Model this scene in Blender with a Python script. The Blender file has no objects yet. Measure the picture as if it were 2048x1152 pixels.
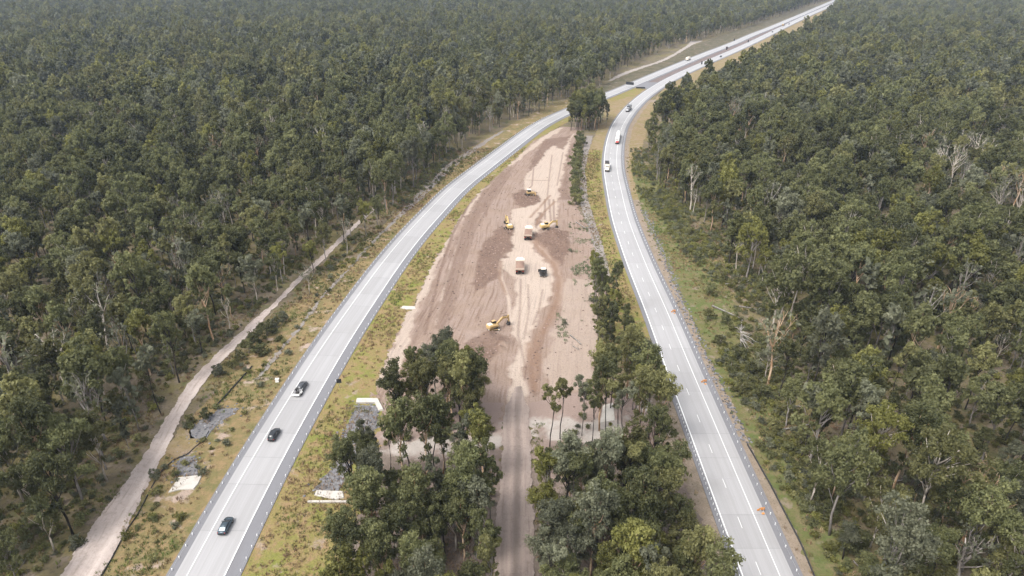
import bpy, bmesh, math, random
import numpy as np
from mathutils import Vector, Matrix

# ------------------------------------------------------------------ camera, sky, sun, exposure
SC = bpy.context.scene
COL = SC.collection
W, Hh = 2048, 1152
F_PX = 1365.33
PITCH = math.radians(26.0)
CAM_H = 108.0
cam = bpy.data.cameras.new('camera'); cam.lens = 24.0; cam.sensor_width = 36.0
cam.clip_start = 1.0; cam.clip_end = 40000.0
camo = bpy.data.objects.new('camera', cam); COL.objects.link(camo)
camo.location = (0, 0, CAM_H); camo.rotation_euler = (math.pi / 2 - PITCH, 0, 0)
SC.camera = camo

SUN_EL, SUN_AZ = math.radians(56), math.radians(232)      # azimuth clockwise from +Y
world = bpy.data.worlds.new('World'); SC.world = world; world.use_nodes = True
wn = world.node_tree.nodes; wl = world.node_tree.links
bg = wn['Background']; bg.inputs['Strength'].default_value = 0.15
sky = wn.new('ShaderNodeTexSky'); sky.sky_type = 'NISHITA'; sky.sun_disc = False
sky.sun_elevation = SUN_EL; sky.sun_rotation = SUN_AZ
sky.air_density = 1.0; sky.dust_density = 4.0; sky.ozone_density = 1.0
hs = wn.new('ShaderNodeHueSaturation'); hs.inputs['Saturation'].default_value = 0.25
wl.new(sky.outputs[0], hs.inputs['Color']); wl.new(hs.outputs[0], bg.inputs['Color'])
sun = bpy.data.lights.new('sun', 'SUN'); sun.energy = 0.85; sun.angle = math.radians(18); sun.color = (1.0, 0.96, 0.9)
suno = bpy.data.objects.new('sun', sun); COL.objects.link(suno)
sd = Vector((math.sin(SUN_AZ) * math.cos(SUN_EL), math.cos(SUN_AZ) * math.cos(SUN_EL), math.sin(SUN_EL)))
suno.rotation_euler = sd.to_track_quat('Z', 'Y').to_euler(); suno.location = (0, 0, 300)
SC.view_settings.view_transform = 'Standard'; SC.view_settings.look = 'None'
SC.view_settings.gamma = 1.0; SC.view_settings.use_curve_mapping = False
SC.view_settings.exposure = 1.36
SC.cycles.use_denoising = True
SC.cycles.max_bounces = 8; SC.cycles.diffuse_bounces = 5; SC.cycles.glossy_bounces = 2
SC.cycles.transmission_bounces = 2; SC.cycles.volume_bounces = 0; SC.cycles.transparent_max_bounces = 4

random.seed(7)
RNG = np.random.default_rng(7); JR = np.random.default_rng(70)
PI = math.pi

# ------------------------------------------------------------------ ground geometry helpers
CP, SP = math.cos(PITCH), math.sin(PITCH)
def G(px, py):
    """Where the sight line through a pixel of the photograph meets the ground: metres, X right, Y ahead."""
    u, v = px - W / 2, py - Hh / 2
    dz = -SP * F_PX - CP * v; dy = CP * F_PX - SP * v
    t = CAM_H / -dz
    return (u * t, dy * t)
def GA(a): return np.array([G(*p) for p in a], float)
def proj(X, Y, Z):
    dy, dz = Y, Z - CAM_H
    d = CP * dy - SP * dz; h = SP * dy + CP * dz
    return W / 2 + F_PX * X / d, Hh / 2 - F_PX * h / d, d

def _hash(ix, iy, s):
    n = (ix * 374761393 + iy * 668265263 + s * 982451653) & 0xffffffff
    n = ((n ^ (n >> 13)) * 1274126177) & 0xffffffff
    return ((n ^ (n >> 16)) & 0xffff) / 65535.0
def vn(x, y, s=0):
    x = np.asarray(x, float); y = np.asarray(y, float)
    ix = np.floor(x).astype(np.int64); iy = np.floor(y).astype(np.int64)
    fx, fy = x - ix, y - iy
    fx = fx * fx * (3 - 2 * fx); fy = fy * fy * (3 - 2 * fy)
    a = _hash(ix, iy, s); b = _hash(ix + 1, iy, s); c = _hash(ix, iy + 1, s); d = _hash(ix + 1, iy + 1, s)
    return (a * (1 - fx) + b * fx) * (1 - fy) + (c * (1 - fx) + d * fx) * fy
def fbm(x, y, s=0, o=4):
    r = 0; a = .5; t = 0
    for k in range(o):
        r = r + a * vn(x * 2 ** k, y * 2 ** k, s + k); t += a; a *= .55
    return r / t

def inpoly(P, poly):
    x, y = P[:, 0], P[:, 1]; r = np.zeros(len(P), bool); n = len(poly)
    for i in range(n):
        x1, y1 = poly[i]; x2, y2 = poly[(i + 1) % n]
        c = ((y1 > y) != (y2 > y)) & (x < (x2 - x1) * (y - y1) / (y2 - y1 + 1e-12) + x1)
        r ^= c
    return r
def pldist(P, pl, closed=False):
    d = np.full(len(P), 1e9); n = len(pl)
    for i in range(n if closed else n - 1):
        a = np.array(pl[i]); b = np.array(pl[(i + 1) % n]); ab = b - a
        t = np.clip(((P - a) @ ab) / (ab @ ab + 1e-9), 0, 1)
        q = P - (a + t[:, None] * ab)
        d = np.minimum(d, np.hypot(q[:, 0], q[:, 1]))
    return d
def sdf(P, poly): return np.where(inpoly(P, poly), -1, 1) * pldist(P, poly, True)

# ------------------------------------------------------------------ materials
class M:
    gain = 1.0                                             # overall albedo of a family of materials
    def __init__(s, name, rough=.85, spec=.25, metal=0.0):
        s.m = bpy.data.materials.new(name); s.m.use_nodes = True
        s.n = s.m.node_tree.nodes; s.l = s.m.node_tree.links
        s.b = s.n['Principled BSDF']; s.b.inputs['Roughness'].default_value = rough
        s.b.inputs['Specular IOR Level'].default_value = spec; s.b.inputs['Metallic'].default_value = metal
        s.c = None; s.vec = {}
    def base(s, rgb):
        r = s.n.new('ShaderNodeRGB'); r.outputs[0].default_value = (*[q * M.gain for q in rgb], 1); s.c = r.outputs[0]; return s
    def coord(s, kind, scale=(1, 1, 1)):
        k = (kind, scale)
        if k not in s.vec:
            if kind == 'pos': o = s.n.new('ShaderNodeNewGeometry').outputs['Position']
            elif kind == 'uv': o = s.n.new('ShaderNodeUVMap').outputs[0]
            else: o = s.n.new('ShaderNodeTexCoord').outputs['Object']
            mp = s.n.new('ShaderNodeMapping'); mp.inputs['Scale'].default_value = scale
            s.l.new(o, mp.inputs['Vector']); s.vec[k] = mp.outputs[0]
        return s.vec[k]
    def noise(s, scale, lo, hi, kind='pos', stretch=(1, 1, 1), detail=5, rough=.6, dist=0.0):
        t = s.n.new('ShaderNodeTexNoise'); t.inputs['Scale'].default_value = scale
        t.inputs['Detail'].default_value = detail; t.inputs['Roughness'].default_value = rough
        t.inputs['Distortion'].default_value = dist
        s.l.new(s.coord(kind, stretch), t.inputs['Vector'])
        r = s.n.new('ShaderNodeMapRange'); r.inputs['From Min'].default_value = lo; r.inputs['From Max'].default_value = hi
        s.l.new(t.outputs[0], r.inputs['Value']); return r.outputs[0]
    def attr(s, name, ch=None):
        a = s.n.new('ShaderNodeAttribute'); a.attribute_name = name
        if ch is None: return a.outputs['Fac']
        sp = s.n.new('ShaderNodeSeparateColor'); s.l.new(a.outputs['Color'], sp.inputs[0]); return sp.outputs[ch]
    def rnd(s): return s.n.new('ShaderNodeObjectInfo').outputs['Random']
    def math(s, op, a, b):
        q = s.n.new('ShaderNodeMath'); q.operation = op
        for i, v in enumerate((a, b)):
            if isinstance(v, (int, float)): q.inputs[i].default_value = v
            else: s.l.new(v, q.inputs[i])
        return q.outputs[0]
    def mix(s, fac, rgb, amt=1.0):
        x = s.n.new('ShaderNodeMix'); x.data_type = 'RGBA'
        if amt != 1.0: fac = s.math('MULTIPLY', fac, amt)
        if isinstance(fac, (int, float)): x.inputs[0].default_value = fac
        else: s.l.new(fac, x.inputs[0])
        s.l.new(s.c, x.inputs[6]); x.inputs[7].default_value = (*[q * M.gain for q in rgb], 1); s.c = x.outputs[2]; return s
    def value(s, fac, lo, hi):
        r = s.n.new('ShaderNodeMapRange'); r.inputs['To Min'].default_value = lo; r.inputs['To Max'].default_value = hi
        s.l.new(fac, r.inputs['Value'])
        h = s.n.new('ShaderNodeHueSaturation'); s.l.new(r.outputs[0], h.inputs['Value']); s.l.new(s.c, h.inputs['Color'])
        s.c = h.outputs[0]; return s
    def bump(s, scale, strength, dist=.1, kind='pos', stretch=(1, 1, 1)):
        f = s.noise(scale, 0, 1, kind, stretch, detail=4)
        b = s.n.new('ShaderNodeBump'); b.inputs['Strength'].default_value = strength; b.inputs['Distance'].default_value = dist
        s.l.new(f, b.inputs['Height']); s.l.new(b.outputs[0], s.b.inputs['Normal']); return s
    def done(s, transl=0.0):
        s.l.new(s.c, s.b.inputs['Base Color'])
        if transl:
            t = s.n.new('ShaderNodeBsdfTranslucent'); s.l.new(s.c, t.inputs[0])
            mx = s.n.new('ShaderNodeMixShader'); mx.inputs[0].default_value = transl
            s.l.new(s.b.outputs[0], mx.inputs[1]); s.l.new(t.outputs[0], mx.inputs[2])
            s.l.new(mx.outputs[0], s.n['Material Output'].inputs['Surface'])
        return s.m

def plain(name, rgb, rough=.5, spec=.4, metal=0.0, dirt=.25, dirtc=(.25, .2, .16)):
    m = M(name, rough, spec, metal).base(rgb)
    m.mix(m.noise(1.3, .5, .75, 'obj'), dirtc, dirt).mix(m.noise(6, .5, .8, 'obj'), dirtc, dirt * .6)
    return m.done()

MT = {}
def leaf(key, a, b, c):
    m = M('leaf_' + key, .6, .25).base(a)
    m.mix(m.attr('tint'), b); m.mix(m.noise(.02, .45, .7), c, .35); m.mix(m.noise(.35, .5, .75), b, .3)
    m.value(m.rnd(), .64, 1.42)
    MT[key] = m.done(.45)
leaf('dark', (.098, .106, .046), (.190, .192, .082), (.155, .146, .066))
leaf('olive', (.126, .124, .050), (.240, .230, .094), (.175, .160, .070))
leaf('yellow', (.125, .124, .034), (.235, .228, .072), (.150, .146, .048))
leaf('grey', (.114, .120, .076), (.205, .208, .134), (.165, .160, .10))
def barkm(key, a, b):
    m = M('bark_' + key, .9, .15).base(a)
    m.mix(m.noise(1.2, .42, .6, 'obj', (1, 1, .25)), b); m.value(m.rnd(), .8, 1.2); MT[key] = m.done()
barkm('bark_black', (.022, .019, .017), (.065, .055, .046))
barkm('bark_grey', (.17, .15, .135), (.30, .27, .245))
barkm('bark_pale', (.36, .31, .26), (.56, .50, .43))
barkm('bark_orange', (.34, .21, .12), (.52, .40, .29))

M.gain = .70
m = M('forest_floor', .95, .1).base((.185, .150, .100))
m.mix(m.noise(.05, .42, .6), (.215, .180, .078)).mix(m.noise(.3, .5, .65), (.26, .205, .165), .8).mix(m.noise(1.4, .5, .7), (.085, .07, .05), .7)
m.mix(m.noise(.11, .56, .66), (.085, .105, .035), .7)
MT['floor'] = m.bump(1.1, .6, .3).done()
M.gain = .84
def grassm(key, a, b, c, d, stretch=(1, 1, 1), bare=.62):
    m = M('verge_' + key, .95, .1).base(a)
    m.mix(m.noise(.09, .42, .6), b).mix(m.noise(.4, .45, .62), c, .85).mix(m.noise(1.7, .5, .7), b, .5)
    m.mix(m.noise(.17, bare, bare + .08), d, .85).mix(m.noise(2.6, .55, .72), (.06, .055, .03), .7)
    MT[key] = m.bump(1.6, .8, .3).done()
grassm('grass_left', (.220, .170, .080), (.150, .138, .058), (.285, .195, .105), (.40, .31, .26), bare=.57)
grassm('grass_inner', (.240, .190, .078), (.185, .195, .048), (.28, .185, .105), (.33, .26, .21), bare=.62)
grassm('grass_right', (.135, .130, .050), (.105, .130, .042), (.185, .15, .08), (.25, .20, .155), bare=.61)
M.gain = .54
grassm('grass_gold', (.40, .29, .165), (.33, .27, .11), (.44, .34, .22), (.44, .335, .25), bare=.58)
M.gain = .56
grassm('grass_far', (.21, .175, .115), (.115, .115, .060), (.22, .18, .125), (.36, .30, .26), bare=.58)
M.gain = .54
grassm('tan_earth', (.40, .315, .235), (.36, .29, .215), (.46, .37, .29), (.30, .245, .185), bare=.6)
def dirtm(key, a, b, c, st=.06, tracks=True):
    m = M('earth_' + key, .95, .1).base(a)
    m.mix(m.noise(.12, .4, .65), b).mix(m.noise(.9, .5, .7), c, .6)
    if tracks:
        m.mix(m.noise(1.6, .52, .66, 'uv', (1, st, 1)), c, .75).mix(m.noise(.8, .55, .66, 'uv', (1, st * .6, 1)), b, .6)
    m.mix(m.attr('rut', 0), tuple(q * .66 for q in a)).mix(m.attr('rut', 1), tuple(q * 1.3 for q in a) if key != 'grove_litter' else (.44, .33, .28)).mix(m.attr('rut', 2), (.62, .555, .495))
    m.mix(m.noise(3.2, .6, .75), (.14, .105, .085), .6)
    MT[key] = m.bump(1.3, .8, .35).done()
dirtm('side_track', (.74, .63, .57), (.64, .535, .475), (.46, .375, .325))
dirtm('haul_track', (.47, .375, .325), (.54, .44, .385), (.35, .27, .23))
dirtm('grove_litter', (.30, .24, .20), (.23, .18, .14), (.40, .32, .275), tracks=False)
dirtm('gravel_strip', (.44, .39, .355), (.37, .325, .295), (.29, .25, .22), tracks=False)
dirtm('sand', (.60, .54, .49), (.52, .45, .395), (.38, .33, .28), tracks=False)
dirtm('rubble', (.30, .29, .29), (.24, .23, .235), (.36, .34, .325), tracks=False)
dirtm('median_earth', (.27, .215, .20), (.33, .265, .24), (.22, .175, .16))
m = M('earthworks_soil', .95, .1).base((.44, .322, .25))
m.mix(m.noise(.10, .4, .65), (.49, .375, .315), .8)
m.mix(m.noise(1.2, .5, .66, 'uv', (1, .05, 1)), (.285, .188, .142), .85)
m.mix(m.noise(1.9, .56, .7, 'pos'), (.28, .205, .18), .75)
m.mix(m.attr('soil', 1), (.71, .58, .475)); 
m.mix(m.math('MULTIPLY', m.attr('soil', 1), m.noise(2.2, .5, .66, 'uv', (1, .03, 1))), (.50, .40, .345), .8)
m.mix(m.attr('soil', 0), (.25, .162, .122))
m.mix(m.math('MULTIPLY', m.attr('soil', 0), m.noise(.9, .5, .65)), (.325, .228, .185), .8)
m.mix(m.attr('soil', 2), (.37, .235, .165)); m.mix(m.noise(3.0, .56, .72), (.20, .145, .125), .75); m.mix(m.noise(2.3, .6, .75), (.62, .52, .47), .5)
MT['earthworks'] = m.bump(1.5, .9, .4).done()

m = M('concrete_road', .8, .25).base((.56, .548, .548))
m.mix(m.noise(.25, .4, .7, 'uv', (1, .12, 1)), (.605, .595, .60), .7).mix(m.noise(1.4, .5, .7, 'uv', (1, .03, 1)), (.49, .48, .485), .5)
m.mix(m.noise(5, .6, .8), (.46, .455, .46), .5).mix(m.noise(.9, .46, .62, 'uv', (1, .004, 1)), (.46, .45, .445), .5).mix(m.noise(.06, .55, .7), (.47, .455, .44), .5); m.value(m.rnd(), .93, 1.04)
MT['concrete'] = m.done()
m = M('asphalt_shoulder', .9, .2).base((.295, .29, .305))
m.mix(m.noise(.3, .4, .7, 'uv', (1, .2, 1)), (.325, .325, .345), .8).mix(m.noise(2.5, .5, .75), (.235, .235, .25), .5)
MT['asphalt'] = m.done()
M.gain = 1.0
m = M('road_paint', .6, .3).base((.72, .72, .71)); m.mix(m.noise(3, .55, .75), (.55, .55, .56), .35); MT['paint'] = m.done()
M.gain = .68
m = M('culvert_concrete', .85, .2).base((.66, .62, .56)); m.mix(m.noise(.7, .5, .7), (.46, .40, .33), .6).mix(m.noise(3, .55, .7), (.34, .30, .25), .5); MT['headwall'] = m.done()
m = M('rock', .9, .2).base((.25, .245, .26)); m.value(m.rnd(), .4, 1.35); MT['rock'] = m.done()
m = M('clod', .95, .1).base((.25, .18, .15)); m.value(m.rnd(), .5, 1.7); MT['clod'] = m.done()
M.gain = .78
def tuftm(key, a, b):
    m = M('tuft_' + key, .8, .15).base(a); m.mix(m.noise(.12, .4, .62), b).value(m.rnd(), .65, 1.35); MT[key] = m.done(.15)
tuftm('tuft_dry', (.28, .21, .090), (.34, .25, .14)); tuftm('tuft_green', (.155, .152, .056), (.210, .185, .072))
tuftm('tuft_brown', (.22, .14, .085), (.28, .19, .12)); tuftm('tuft_lush', (.105, .140, .036), (.16, .18, .05)); tuftm('tuft_weed', (.16, .19, .10), (.20, .22, .13))

M.gain = 1.0
for k, c, r, s, me, d in [('car_dark', (.018, .021, .025), .28, .5, .0, .03), ('car_blue', (.045, .065, .08), .25, .5, .3, .04), ('car_grey', (.075, .078, .085), .3, .5, .4, .04),
        ('glass', (.02, .025, .03), .12, .6, 0, .0), ('glass_sky_reflection', (.36, .43, .50), .2, .6, 0, .0), ('tyre', (.02, .02, .02), .8, .2, 0, .35), ('rim', (.35, .35, .36), .4, .5, .7, .2),  # pale glass: sky reflection painted into the rear window's colour
        ('white_paint', (.80, .79, .76), .4, .4, 0, .15), ('cream_paint', (.72, .66, .55), .5, .4, 0, .35), ('red_paint', (.42, .05, .045), .4, .4, 0, .12),
        ('yellow_paint', (.47, .33, .13), .5, .4, 0, .35), ('ochre_paint', (.42, .285, .125), .55, .35, 0, .4), ('black_steel', (.025, .023, .022), .6, .3, .2, .3),
        ('steel', (.42, .42, .43), .4, .5, .8, .3), ('tray_tan', (.30, .225, .175), .7, .3, 0, .4), ('lamp_red', (.45, .02, .015), .3, .5, 0, 0), ('lamp_clear', (.75, .75, .72), .2, .6, 0, 0),
        ('orange_sign', (.58, .24, .06), .6, .3, 0, .1), ('fence_mesh', (.045, .047, .05), .8, .2, 0, .3), ('post_white', (.82, .82, .82), .5, .4, 0, .05), ('galv', (.45, .46, .47), .45, .5, .6, .2),
        ('sign_back', (.03, .032, .036), .6, .3, .2, .05), ('timber_pale', (.40, .37, .345), .9, .1, 0, .6), ('tarp', (.30, .29, .30), .8, .2, 0, .3), ('load', (.22, .145, .112), .95, .1, 0, .4)]:
    MT[k] = plain(k, c, r, s, me, d)

# ------------------------------------------------------------------ object helpers
def new_mesh(name, V, Fc, mats, uv=None, attrs=None, smooth=False, fm=None):
    me = bpy.data.meshes.new(name)
    V = V.tolist() if isinstance(V, np.ndarray) else V; Fc = Fc.tolist() if isinstance(Fc, np.ndarray) else Fc
    me.from_pydata(V, [], Fc)
    for mm in (mats if isinstance(mats, (list, tuple)) else [mats]): me.materials.append(MT[mm])
    if fm is not None: me.polygons.foreach_set('material_index', np.asarray(fm, np.int32))
    if smooth: me.polygons.foreach_set('use_smooth', np.ones(len(me.polygons), bool))
    if uv is not None:
        li = np.empty(len(me.loops), np.int32); me.loops.foreach_get('vertex_index', li)
        ul = me.uv_layers.new(name='UVMap'); ul.data.foreach_set('uv', np.asarray(uv, np.float32)[li].ravel())
    for k, (dom, a) in (attrs or {}).items():
        a = np.asarray(a, np.float32)
        if a.ndim == 2:
            at = me.attributes.new(k, 'FLOAT_COLOR', dom); at.data.foreach_set('color', a.ravel())
        else:
            at = me.attributes.new(k, 'FLOAT', dom); at.data.foreach_set('value', a)
    me.update(); return me
def link(name, me, parent=None, kind=None, label=None, cat=None, group=None):
    o = bpy.data.objects.new(name, me); COL.objects.link(o)
    if parent is not None: o.parent = parent
    tag(o, label, cat, group, kind); return o
def tag(o, label=None, cat=None, group=None, kind=None):
    if label: o['label'] = label
    if cat: o['category'] = cat
    if group: o['group'] = group
    if kind: o['kind'] = kind
    return o
def thing(name, label, cat, loc, rz=0.0, group=None):
    o = bpy.data.objects.new(name, None); COL.objects.link(o); o.empty_display_size = .3
    o.location = loc; o.rotation_euler = (0, 0, rz); return tag(o, label, cat, group)
def copy_thing(root, loc, rz, label, group=None):
    r = root.copy(); COL.objects.link(r); r.location = loc; r.rotation_euler = (0, 0, rz); r['label'] = label
    if group: r['group'] = group
    for ch in list(root.children):
        c = ch.copy(); COL.objects.link(c); c.parent = r
        for g in ch.children:
            d = g.copy(); COL.objects.link(d); d.parent = c
    return r

class B:
    """collects simple shapes into one mesh"""
    def __init__(s): s.v = []; s.f = []
    def add(s, v, f):
        n = len(s.v); s.v += [tuple(p) for p in v]; s.f += [tuple(i + n for i in q) for q in f]; return s
    def box(s, c, d, taper=1.0, rz=0.0, tx=None):
        tx = taper if tx is None else tx
        x, y, z = d[0] / 2, d[1] / 2, d[2] / 2; cr, sr = math.cos(rz), math.sin(rz)
        v = []
        for zz, kx, ky in ((-z, 1, 1), (z, tx, taper)):
            for a, b in ((-1, -1), (1, -1), (1, 1), (-1, 1)):
                p, q = a * x * kx, b * y * ky
                v.append((c[0] + p * cr - q * sr, c[1] + p * sr + q * cr, c[2] + zz))
        return s.add(v, [(3, 2, 1, 0), (4, 5, 6, 7), (0, 1, 5, 4), (1, 2, 6, 5), (2, 3, 7, 6), (3, 0, 4, 7)])
    def tube(s, pts, rad, n=6, cap=True):
        pts = [Vector(p) for p in pts]; rings = []; v = []; f = []
        if not isinstance(rad, (list, tuple)): rad = [rad] * len(pts)
        for i, p in enumerate(pts):
            t = (pts[min(i + 1, len(pts) - 1)] - pts[max(i - 1, 0)]).normalized()
            a = t.cross(Vector((0, 0, 1)));
            if a.length < .05: a = t.cross(Vector((0, 1, 0)))
            a.normalize(); b = t.cross(a)
            for k in range(n):
                w = 2 * PI * k / n; v.append(p + (a * math.cos(w) + b * math.sin(w)) * rad[i])
        for i in range(len(pts) - 1):
            for k in range(n): f.append((i * n + k, i * n + (k + 1) % n, (i + 1) * n + (k + 1) % n, (i + 1) * n + k))
        if cap: f.append(tuple(range(n - 1, -1, -1))); f.append(tuple((len(pts) - 1) * n + k for k in range(n)))
        return s.add(v, f)
    def prism(s, prof, y0, y1, k=1.0):
        """side profile (x,z) extruded across y; k narrows the top"""
        zs = [p[1] for p in prof]; z0, z1 = min(zs), max(zs); n = len(prof); v = []
        for y in (y0, y1):
            for x, z in prof:
                q = 1 - (1 - k) * (z - z0) / (z1 - z0 + 1e-9); ym = (y0 + y1) / 2
                v.append((x, ym + (y - ym) * q, z))
        return s.add(v, [tuple(range(n)), tuple(range(2 * n - 1, n - 1, -1))] + [(i, i + n, (i + 1) % n + n, (i + 1) % n) for i in range(n)])
    def loft(s, st):
        """stations (x, half width, z0, z1, rounding)"""
        v = []; f = []
        for x, w, z0, z1, r in st:
            v += [(x, -w * .94, z0), (x, -w, z0 + .3 * (z1 - z0)), (x, -w, z1 - r), (x, -w + r, z1), (x, w - r, z1), (x, w, z1 - r), (x, w, z0 + .3 * (z1 - z0)), (x, w * .94, z0)]
        for i in range(len(st) - 1):
            for k in range(8): f.append((i * 8 + k, i * 8 + (k + 1) % 8, (i + 1) * 8 + (k + 1) % 8, (i + 1) * 8 + k))
        f.append(tuple(range(7, -1, -1))); n = (len(st) - 1) * 8; f.append(tuple(n + k for k in range(8)))
        return s.add(v, f)
    def wheel(s, c, r, w, n=14):
        v = []; f = []
        for y, rr in ((-w / 2, r * .88), (-w * .35, r), (w * .35, r), (w / 2, r * .88)):
            for k in range(n): v.append((c[0] + rr * math.cos(2 * PI * k / n), c[1] + y, c[2] + rr * math.sin(2 * PI * k / n)))
        for i in range(3):
            for k in range(n): f.append((i * n + k, i * n + (k + 1) % n, (i + 1) * n + (k + 1) % n, (i + 1) * n + k))
        f.append(tuple(range(n - 1, -1, -1))); f.append(tuple(3 * n + k for k in range(n)))
        return s.add(v, f)
    def part(s, name, mat, parent=None, smooth=False, kind=None, label=None):
        me = new_mesh(name, s.v, s.f, mat, smooth=smooth)
        bm = bmesh.new(); bm.from_mesh(me); bmesh.ops.recalc_face_normals(bm, faces=bm.faces); bm.to_mesh(me); bm.free()
        return link(name, me, parent, kind, label)

# ------------------------------------------------------------------ setting: ground sheets
gv = []
for r in (0, 400, 1200, 4000, 12000, 30000): gv.append(r)
V = [(0, 500, 0)]; Fc = []
NS = 64
for i, r in enumerate(gv[1:]):
    for k in range(NS): V.append((r * math.cos(2 * PI * k / NS), 500 + r * math.sin(2 * PI * k / NS), 0))
for k in range(NS): Fc.append((0, 1 + k, 1 + (k + 1) % NS))
for i in range(len(gv) - 2):
    for k in range(NS):
        a = 1 + i * NS; b = a + NS; Fc.append((a + k, b + k, b + (k + 1) % NS, a + (k + 1) % NS))
link('ground', new_mesh('ground', V, Fc, 'floor'), kind='structure')

def sheet(name, rows, mat, z, res=1.6, jit=1.0, height=None, soil=None, kind='structure', seed=1, parent=None, prof=None):
    """a strip of ground given as (image row, left, right) of the photograph, laid out in metres"""
    rows = sorted(rows, key=lambda r: -r[0]); ys = np.array([r[0] for r in rows], float)
    A = GA([(r[1], r[0]) for r in rows]); Bq = GA([(r[2], r[0]) for r in rows])
    Y0, Y1 = A[0, 1], A[-1, 1]
    n = max(3, int((Y1 - Y0) / res) + 1); n = min(n, 900); Y = np.geomspace(Y0, Y1, n)
    L = np.interp(Y, A[:, 1], A[:, 0]); R = np.interp(Y, A[:, 1], Bq[:, 0])
    L = L + (fbm(Y * .5, Y * 0 + seed, seed, 6) - .5) * 2.4 * jit + JR.normal(0, .12 * jit, n); R = R + (fbm(Y * .5, Y * 0 + seed + 9, seed + 5, 6) - .5) * 2.4 * jit + JR.normal(0, .12 * jit, n)
    mcol = int(min(190, max(3, np.median(R - L) / res + 1)))
    u = np.linspace(0, 1, mcol)
    X = L[:, None] * (1 - u) + R[:, None] * u; YY = np.repeat(Y[:, None], mcol, 1)
    Z = np.full_like(X, z)
    if height is not None: Z = Z + height(X, YY)
    P = np.stack([X, YY, Z], -1).reshape(-1, 3)
    i = np.arange(n - 1)[:, None] * mcol + np.arange(mcol - 1)[None]
    Fq = np.stack([i, i + 1, i + mcol + 1, i + mcol], -1).reshape(-1, 4)
    L0 = np.interp(Y, A[:, 1], A[:, 0]); R0 = np.interp(Y, A[:, 1], Bq[:, 0]); mid = np.convolve(np.pad((L0 + R0) / 2, 8, mode='reflect', reflect_type='odd'), np.ones(17) / 17, 'valid') if n > 20 else (L0 + R0) / 2; sl = np.concatenate([[0], np.cumsum(np.hypot(np.diff(mid), np.diff(Y)))])
    uv = np.stack([(X - mid[:, None]), np.repeat(sl[:, None], mcol, 1)], -1).reshape(-1, 2)
    at = {}
    if soil is not None: at['soil'] = ('POINT', soil(P[:, :2]))
    if prof is not None: at['rut'] = ('POINT', prof((X - mid[:, None]).ravel(), YY.ravel(), X.ravel()))
    return link(name, new_mesh(name, P, Fq, mat, uv, at, smooth=True), parent, kind)

lump = lambda a: (lambda X, Y: a * fbm(X * .3, Y * .3, 3))
def haul_rut(x, Y, X):
    b = fbm(x * .9, Y * .12, 44, 3); d = np.clip(1.4 - np.abs(x - .35) / .75, 0, 1) * np.clip((175 - Y) / 12, 0, 1) + .5 * np.clip(1.2 - np.abs(x + 2.4) / .5, 0, 1)
    g = np.clip(1.3 - np.abs(x + 1.1) / .45, 0, 1) + .8 * np.clip(1.3 - np.abs(x - 1.7) / .5, 0, 1)
    return np.stack([np.clip(d * (.35 + b), 0, 1), np.clip(g * (.2 + b), 0, 1) * .7, 0 * x, 0 * x + 1], -1)
def side_rut(x, Y, X):
    b = fbm(x * .9, Y * .12, 45, 3); d = np.clip(1.2 - np.abs(np.abs(x + .3) - .9) / .4, 0, 1); g = np.clip(1.5 - np.abs(x - 1.6) / .9, 0, 1)
    return np.stack([d * b * .55, g * b * .8, 0 * x, 0 * x + 1], -1)
# left outer verge between the forest and the left carriageway
sheet('verge', [(1300, -60, 270), (1152, 140, 350), (1040, 220, 412), (930, 300, 474), (840, 380, 530), (760, 450, 583), (660, 530, 648), (580, 620, 709), (480, 730, 787), (380, 850, 887), (300, 935, 977), (250, 1020, 1062), (215, 1090, 1133), (192, 1160, 1195)], 'grass_left', .03, height=lump(.12))
# inner verge right of the left carriageway
sheet('verge', [(1300, 360, 760), (1152, 460, 745), (1040, 510, 760), (930, 565, 770), (840, 612, 770), (772, 650, 752), (703, 690, 780), (644, 725, 808), (588, 762, 839), (533, 800, 863), (484, 836, 894), (442, 870, 915), (401, 910, 943), (374, 935, 971), (344, 975, 1004), (315, 1012, 1034), (283, 1050, 1068), (259, 1080, 1108), (245, 1095, 1135), (225, 1140, 1170), (205, 1190, 1215), (190, 1230, 1275), (176, 1262, 1290)], 'grass_inner', .035, height=lump(.12), seed=2)
# strip between the earthworks and the right carriageway
sheet('verge', [(700, 1180, 1318), (640, 1195, 1296), (560, 1205, 1262), (500, 1192, 1245), (450, 1180, 1228), (400, 1165, 1218), (340, 1160, 1208), (300, 1170, 1212)], 'grass_inner', .04, height=lump(.1), seed=3)
sheet('dry_grass_bank', [(310, 1176, 1212), (285, 1184, 1214), (255, 1196, 1224), (230, 1208, 1243), (212, 1214, 1258), (198, 1218, 1274), (186, 1240, 1288), (177, 1258, 1302), (172, 1270, 1308)], 'grass_gold', .05, seed=4)
sheet('tan_batter', [(1300, 1490, 1560), (1152, 1432, 1485), (1036, 1388, 1440), (980, 1360, 1420), (940, 1345, 1406), (900, 1322, 1392), (850, 1300, 1374), (800, 1290, 1355), (740, 1278, 1330), (690, 1262, 1312), (630, 1240, 1294), (580, 1218, 1274), (540, 1212, 1258)], 'tan_earth', .045, seed=5)
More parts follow.
